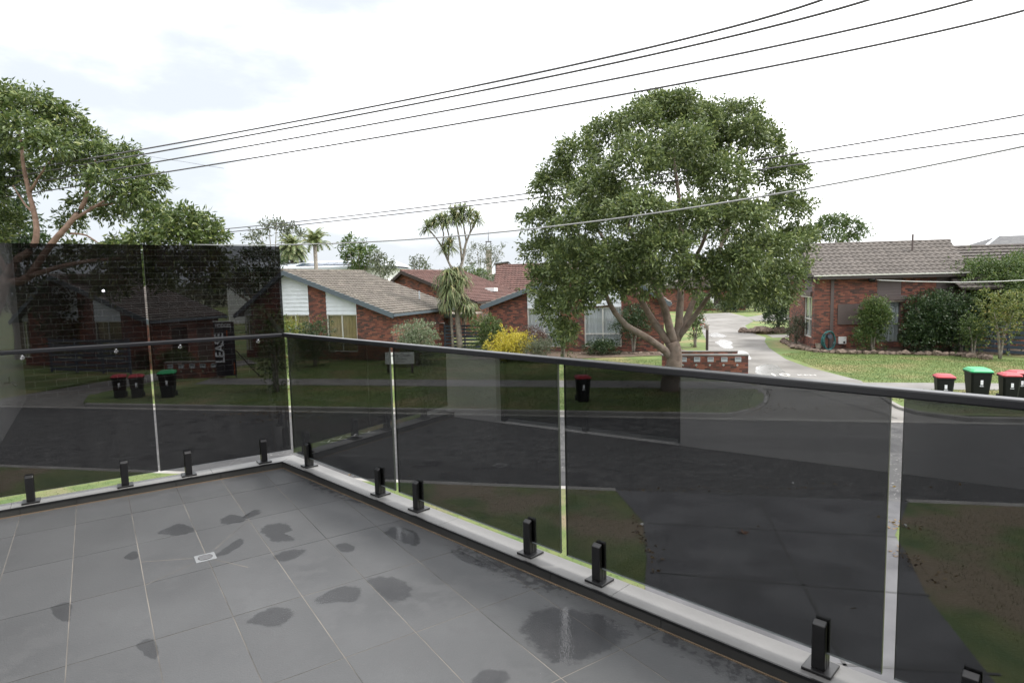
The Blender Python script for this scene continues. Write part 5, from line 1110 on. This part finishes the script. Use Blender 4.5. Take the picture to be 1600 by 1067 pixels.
# shrubs
def S(px, py, Yo, wpx, hpx, name, label, mat, z0=.12, cat='shrub', **k):
    g_ = gnd(px, py, z0) if Yo is None else at(px, py, Yo); Y = g_[1]
    return shrub(name, label, cat, float(g_[0]), float(Y), wpx*Y/FP, k.pop('dpx', wpx*.8)*Y/FP, hpx*Y/FP, M and mat, z0=z0, **k)
S(455, 560, 32.8, 52, 78, 'golden_shrub', 'bright yellow green shrub beside the corner of the privacy glass', 'leaf_yg', nclump=8, dens=70)
S(492, 560, 32.6, 64, 72, 'camellia_shrub', 'dark rounded shrub under the white gable panels', 'leaf_dark', dens=60)
S(432, 612, None, 62, 135, 'young_tree', 'loose feathery young tree on the verge behind the privacy glass corner', 'leaf_mid', leaf=(.16, .05), dens=22, nclump=12, droop=.4, cat='tree')
S(652, 563, 32.2, 78, 64, 'variegated_shrub', 'broad shrub with pale variegated leaves at the brick corner', 'leaf_pale', dens=70, nclump=12)
S(765, 560, 35.5, 62, 58, 'green_shrub', 'round mid green shrub left of the yellow one', 'leaf_mid', dens=75)
S(800, 566, 33.0, 78, 46, 'yellow_shrub', 'bright yellow shrub in the front garden', 'leaf_yellow', dens=80, nclump=12, leaf=(.08, .04))
S(835, 556, 35.0, 60, 44, 'purple_shrub', 'red brown feathery shrub behind the yellow one', 'leaf_red', dens=80, leaf=(.10, .03))
S(842, 572, 32.4, 60, 34, 'grey_shrub', 'low grey green twiggy shrub right of the yellow one', 'leaf_grey', dens=80, leaf=(.09, .03))
S(880, 566, 33.2, 46, 62, 'green_shrub', 'upright green shrub under the drooping left side of the street tree', 'leaf_mid', dens=80)
S(942, 556, 34.6, 60, 26, 'low_shrub', 'low dark blue green shrub under the curtained window', 'leaf_dark', dens=80, nclump=10)
S(990, 552, 35.0, 66, 72, 'standard_camellia', 'small round headed tree against the brick wall behind the trunk', 'leaf_dark', dens=60, skirt=False, cat='tree')
S(1086, 543, 37.5, 34, 62, 'flowering_shrub', 'tall shrub with coral flowers right of the big trunk', 'leaf_mid', dens=70, flowers=16)
S(1216, 522, 45.6, 66, 100, 'laurel_shrub', 'tall dark shrub above the boulders beside the drive', 'leaf_dark', dens=45, nclump=12, leaf=(.16, .07))
S(1243, 545, 37.4, 34, 44, 'rose_shrub', 'small pale leaved shrub at the left corner of the right brick house', 'leaf_grey', dens=60, z0=.2)
S(1363, 556, 32.9, 56, 78, 'camellia_shrub', 'glossy camellia in front of the curtained window of the right brick house', 'leaf_mid', dens=120, nclump=12, z0=.2, leaf=(.11, .055))
S(1446, 556, 32.4, 86, 92, 'camellia_shrub', 'largest dark glossy camellia against the right brick house', 'leaf_dark', dens=75, nclump=16, z0=.2, leaf=(.12, .06))
S(1500, 556, 31.9, 56, 84, 'camellia_shrub', 'dark camellia right of the largest one', 'leaf_dark', dens=75, nclump=10, z0=.2, leaf=(.12, .06))
S(1550, 552, 33.0, 150, 150, 'broad_tree', 'bushy green tree rising over the right end of the tile roof', 'leaf_mid', dens=50, nclump=14, leaf=(.14, .06), z0=.2, cat='tree')
S(1562, 566, 29.2, 76, 96, 'maple_tree', 'thin yellowing maple in front of the slat fence at the right edge', 'leaf_maple', dens=22, nclump=12, skirt=False, leaf=(.10, .07), cat='tree', z0=.2)
S(1520, 562, 30.3, 46, 60, 'green_shrub', 'mid green shrub behind the bins at the right', 'leaf_mid', dens=60, z0=.2)
S(1604, 560, 30.6, 50, 125, 'green_shrub', 'tall green shrub cut off by the right edge', 'leaf_mid', dens=50, z0=.2)
S(280, 566, 33.5, 60, 30, 'low_shrub', 'low clipped green shrub in front of the left unit behind the privacy glass', 'leaf_mid', dens=70)
S(230, 566, 33.2, 50, 32, 'low_shrub', 'small green shrub by the left slat fence end', 'leaf_dark', dens=70)
for i, (px, Y, wp, hp, mt, lb) in enumerate([(1096, 74.5, 34, 32, 'leaf_mid', 'light green bush left of the far garage'), (1150, 74.5, 40, 34, 'leaf_dark', 'dark bush right of the far garage'), (1180, 75.5, 40, 46, 'leaf_mid', 'tall bush at the right end of the drive'), (1214, 74, 44, 52, 'leaf_dark', 'dark bush behind the laurel beside the drive'), (1132, 75.3, 30, 16, 'leaf_pale', 'low pale bush under the far garage wall'), (1168, 84, 70, 66, 'leaf_dark', 'dark tree behind the far garage'), (1085, 86, 60, 60, 'leaf_mid', 'green tree behind the end of the drive')]):
    g_ = at(px, 480, Y); shrub('garden_bush', lb, 'shrub', float(g_[0]), Y, wp*Y/FP, wp*Y/FP*.8, hp*Y/FP, mt, leaf=(.26, .12), dens=14, nclump=9, group='bushes at the end of the drive')
# far wood closing the horizon
cl = []
for i in range(150):
    a = R(-56+112*i/149); Y = random.uniform(135, 190); X = math.tan(a)*Y; hh = random.uniform(2.0, 3.6); cl.append(((X, Y, hh*.9), (random.uniform(4, 8), 4, hh)))
o = foliage('far_trees', cl, 1.2, 1.2, .6, M['leaf_grey'], None, .2, .5); tag(o, 'distant belt of trees along the horizon', 'trees', None, 'stuff')
# grass blades on the lawns
def grass(name, label, polys, n, hgt, z0, holes, mat):
    P = []
    def inside(p, poly):
        x, y = p[:, 0], p[:, 1]; c = np.zeros(len(p), bool); j = len(poly)-1
        for i in range(len(poly)):
            xi, yi = poly[i]; xj, yj = poly[j]
            cond = ((yi > y) != (yj > y)) & (x < (xj-xi)*(y-yi)/(yj-yi+1e-12)+xi); c ^= cond; j = i
        return c
    for poly, frac in polys:
        a = np.array(poly); p = rng.uniform(a.min(0), a.max(0), size=(int(n*frac), 2)); k = inside(p, poly)
        for h_ in holes: k &= ~inside(p, h_)
        P.append(p[k])
    P = np.concatenate(P); m = len(P); pos = np.concatenate([P, np.full((m, 1), z0)], 1); ax = np.stack([rng.normal(size=m)*.5, rng.normal(size=m)*.5, np.ones(m)], 1)
    o = link(name, leaves_mesh(name, pos, ax, hgt, hgt*.22, M[mat])); tag(o, label, 'grass', None, 'stuff')
pathL = [st(-19, 24.2), st(4.75, 24.2), st(4.55, 25.9), st(-19.4, 25.9)]; pathR = [st(9.0, 24.4), st(70, 24.4), st(70, 25.9), st(8.7, 25.9)]
bedR = [(17.3, 38.6), (16.4, 35.3), (16.75, 33.8), (17.6, 32.85), (19.7, 32.1), (22.1, 31.2), (27, 30.4), (27.5, 33), (18, 34.9), (17.2, 35.0), (17.9, 38.4)]
ldr = [(-19.8, 23.2), (-16.2, 22.6), (-17.2, 25.6), (-16.6, 28.6), (-16.2, 30.5), (-14.2, 34.5), (-15.6, 36.5), (-17.6, 32.4), (-19.4, 28.0), (-20.6, 24.7)]
grass('grass', 'short green and straw coloured grass on the far verges and lawns', [([st(-19.5, 19.9), st(3.2, 19.9), (7.6, 19.9), (9.2, 23.2), st(4.4, 33), st(-16, 33)], .55), ([(13.6, 24.2), (12.5, 20.6), (12.9, 18.2), st(22, 19.95), st(22, 30), (21, 31.3), (16, 34), (14.3, 33), (13.8, 28)], .45)], 260000, .055, .115, [pathL, pathR, bedR, close, ldr], 'blade')
grass('grass', 'patchy grass on the lawn below the balcony', [([st(-16, 12.15), st(-.5, 12.15), (1.9, 9), (1.2, 5), (-4, 6), (-12, 9)], .7), ([(6.3, 9.8), (7.4, 10.75), (14, 9.5), (12, 5), (5.2, 5.0)], .3)], 70000, .030, .115, [near], 'blade')

# fallen leaves along the kerbs and lawn edges
def litter_patch(name, label, spots, mat):
    P = []
    for x, y, rx_, ry_, n, z in spots: P.append(np.stack([x+rng.normal(size=n)*rx_, y+rng.normal(size=n)*ry_, np.full(n, z)], 1))
    P = np.concatenate(P); ax = rng.normal(size=(len(P), 3)); ax[:, 2] = np.abs(ax[:, 2])*.3
    o = link(name, leaves_mesh(name, P, ax, .065, .038, M[mat])); tag(o, label, 'leaves', None, 'stuff')
litter_patch('fallen_leaves', 'scattered dry leaves along the kerbs, lawn edges and driveway sides', [(*st(-12.5, 19.2), 1.1, .18, 160, .008), (*st(-11, 18.6), .8, .3, 50, .008), (2.05, 9.6, .07, .7, 60, .135), (5.75, 8.6, .10, .4, 40, .135), (6.35, 10.0, .15, .15, 25, .135), (*st(4.0, 20.6), 1.2, .5, 120, .135), (5.9, 22.6, 1.3, .8, 260, .135), (9.8, 30, .3, 2.5, 50, .135), (*st(0, 12.55), 3.0, .1, 90, .008), (*st(-8, 12.5), 3.0, .1, 60, .008), (4.2, 8.8, 1.2, 1.0, 5, .132), (-9.3, 24.9, .8, .6, 120, .135)], 'leaf_litter')
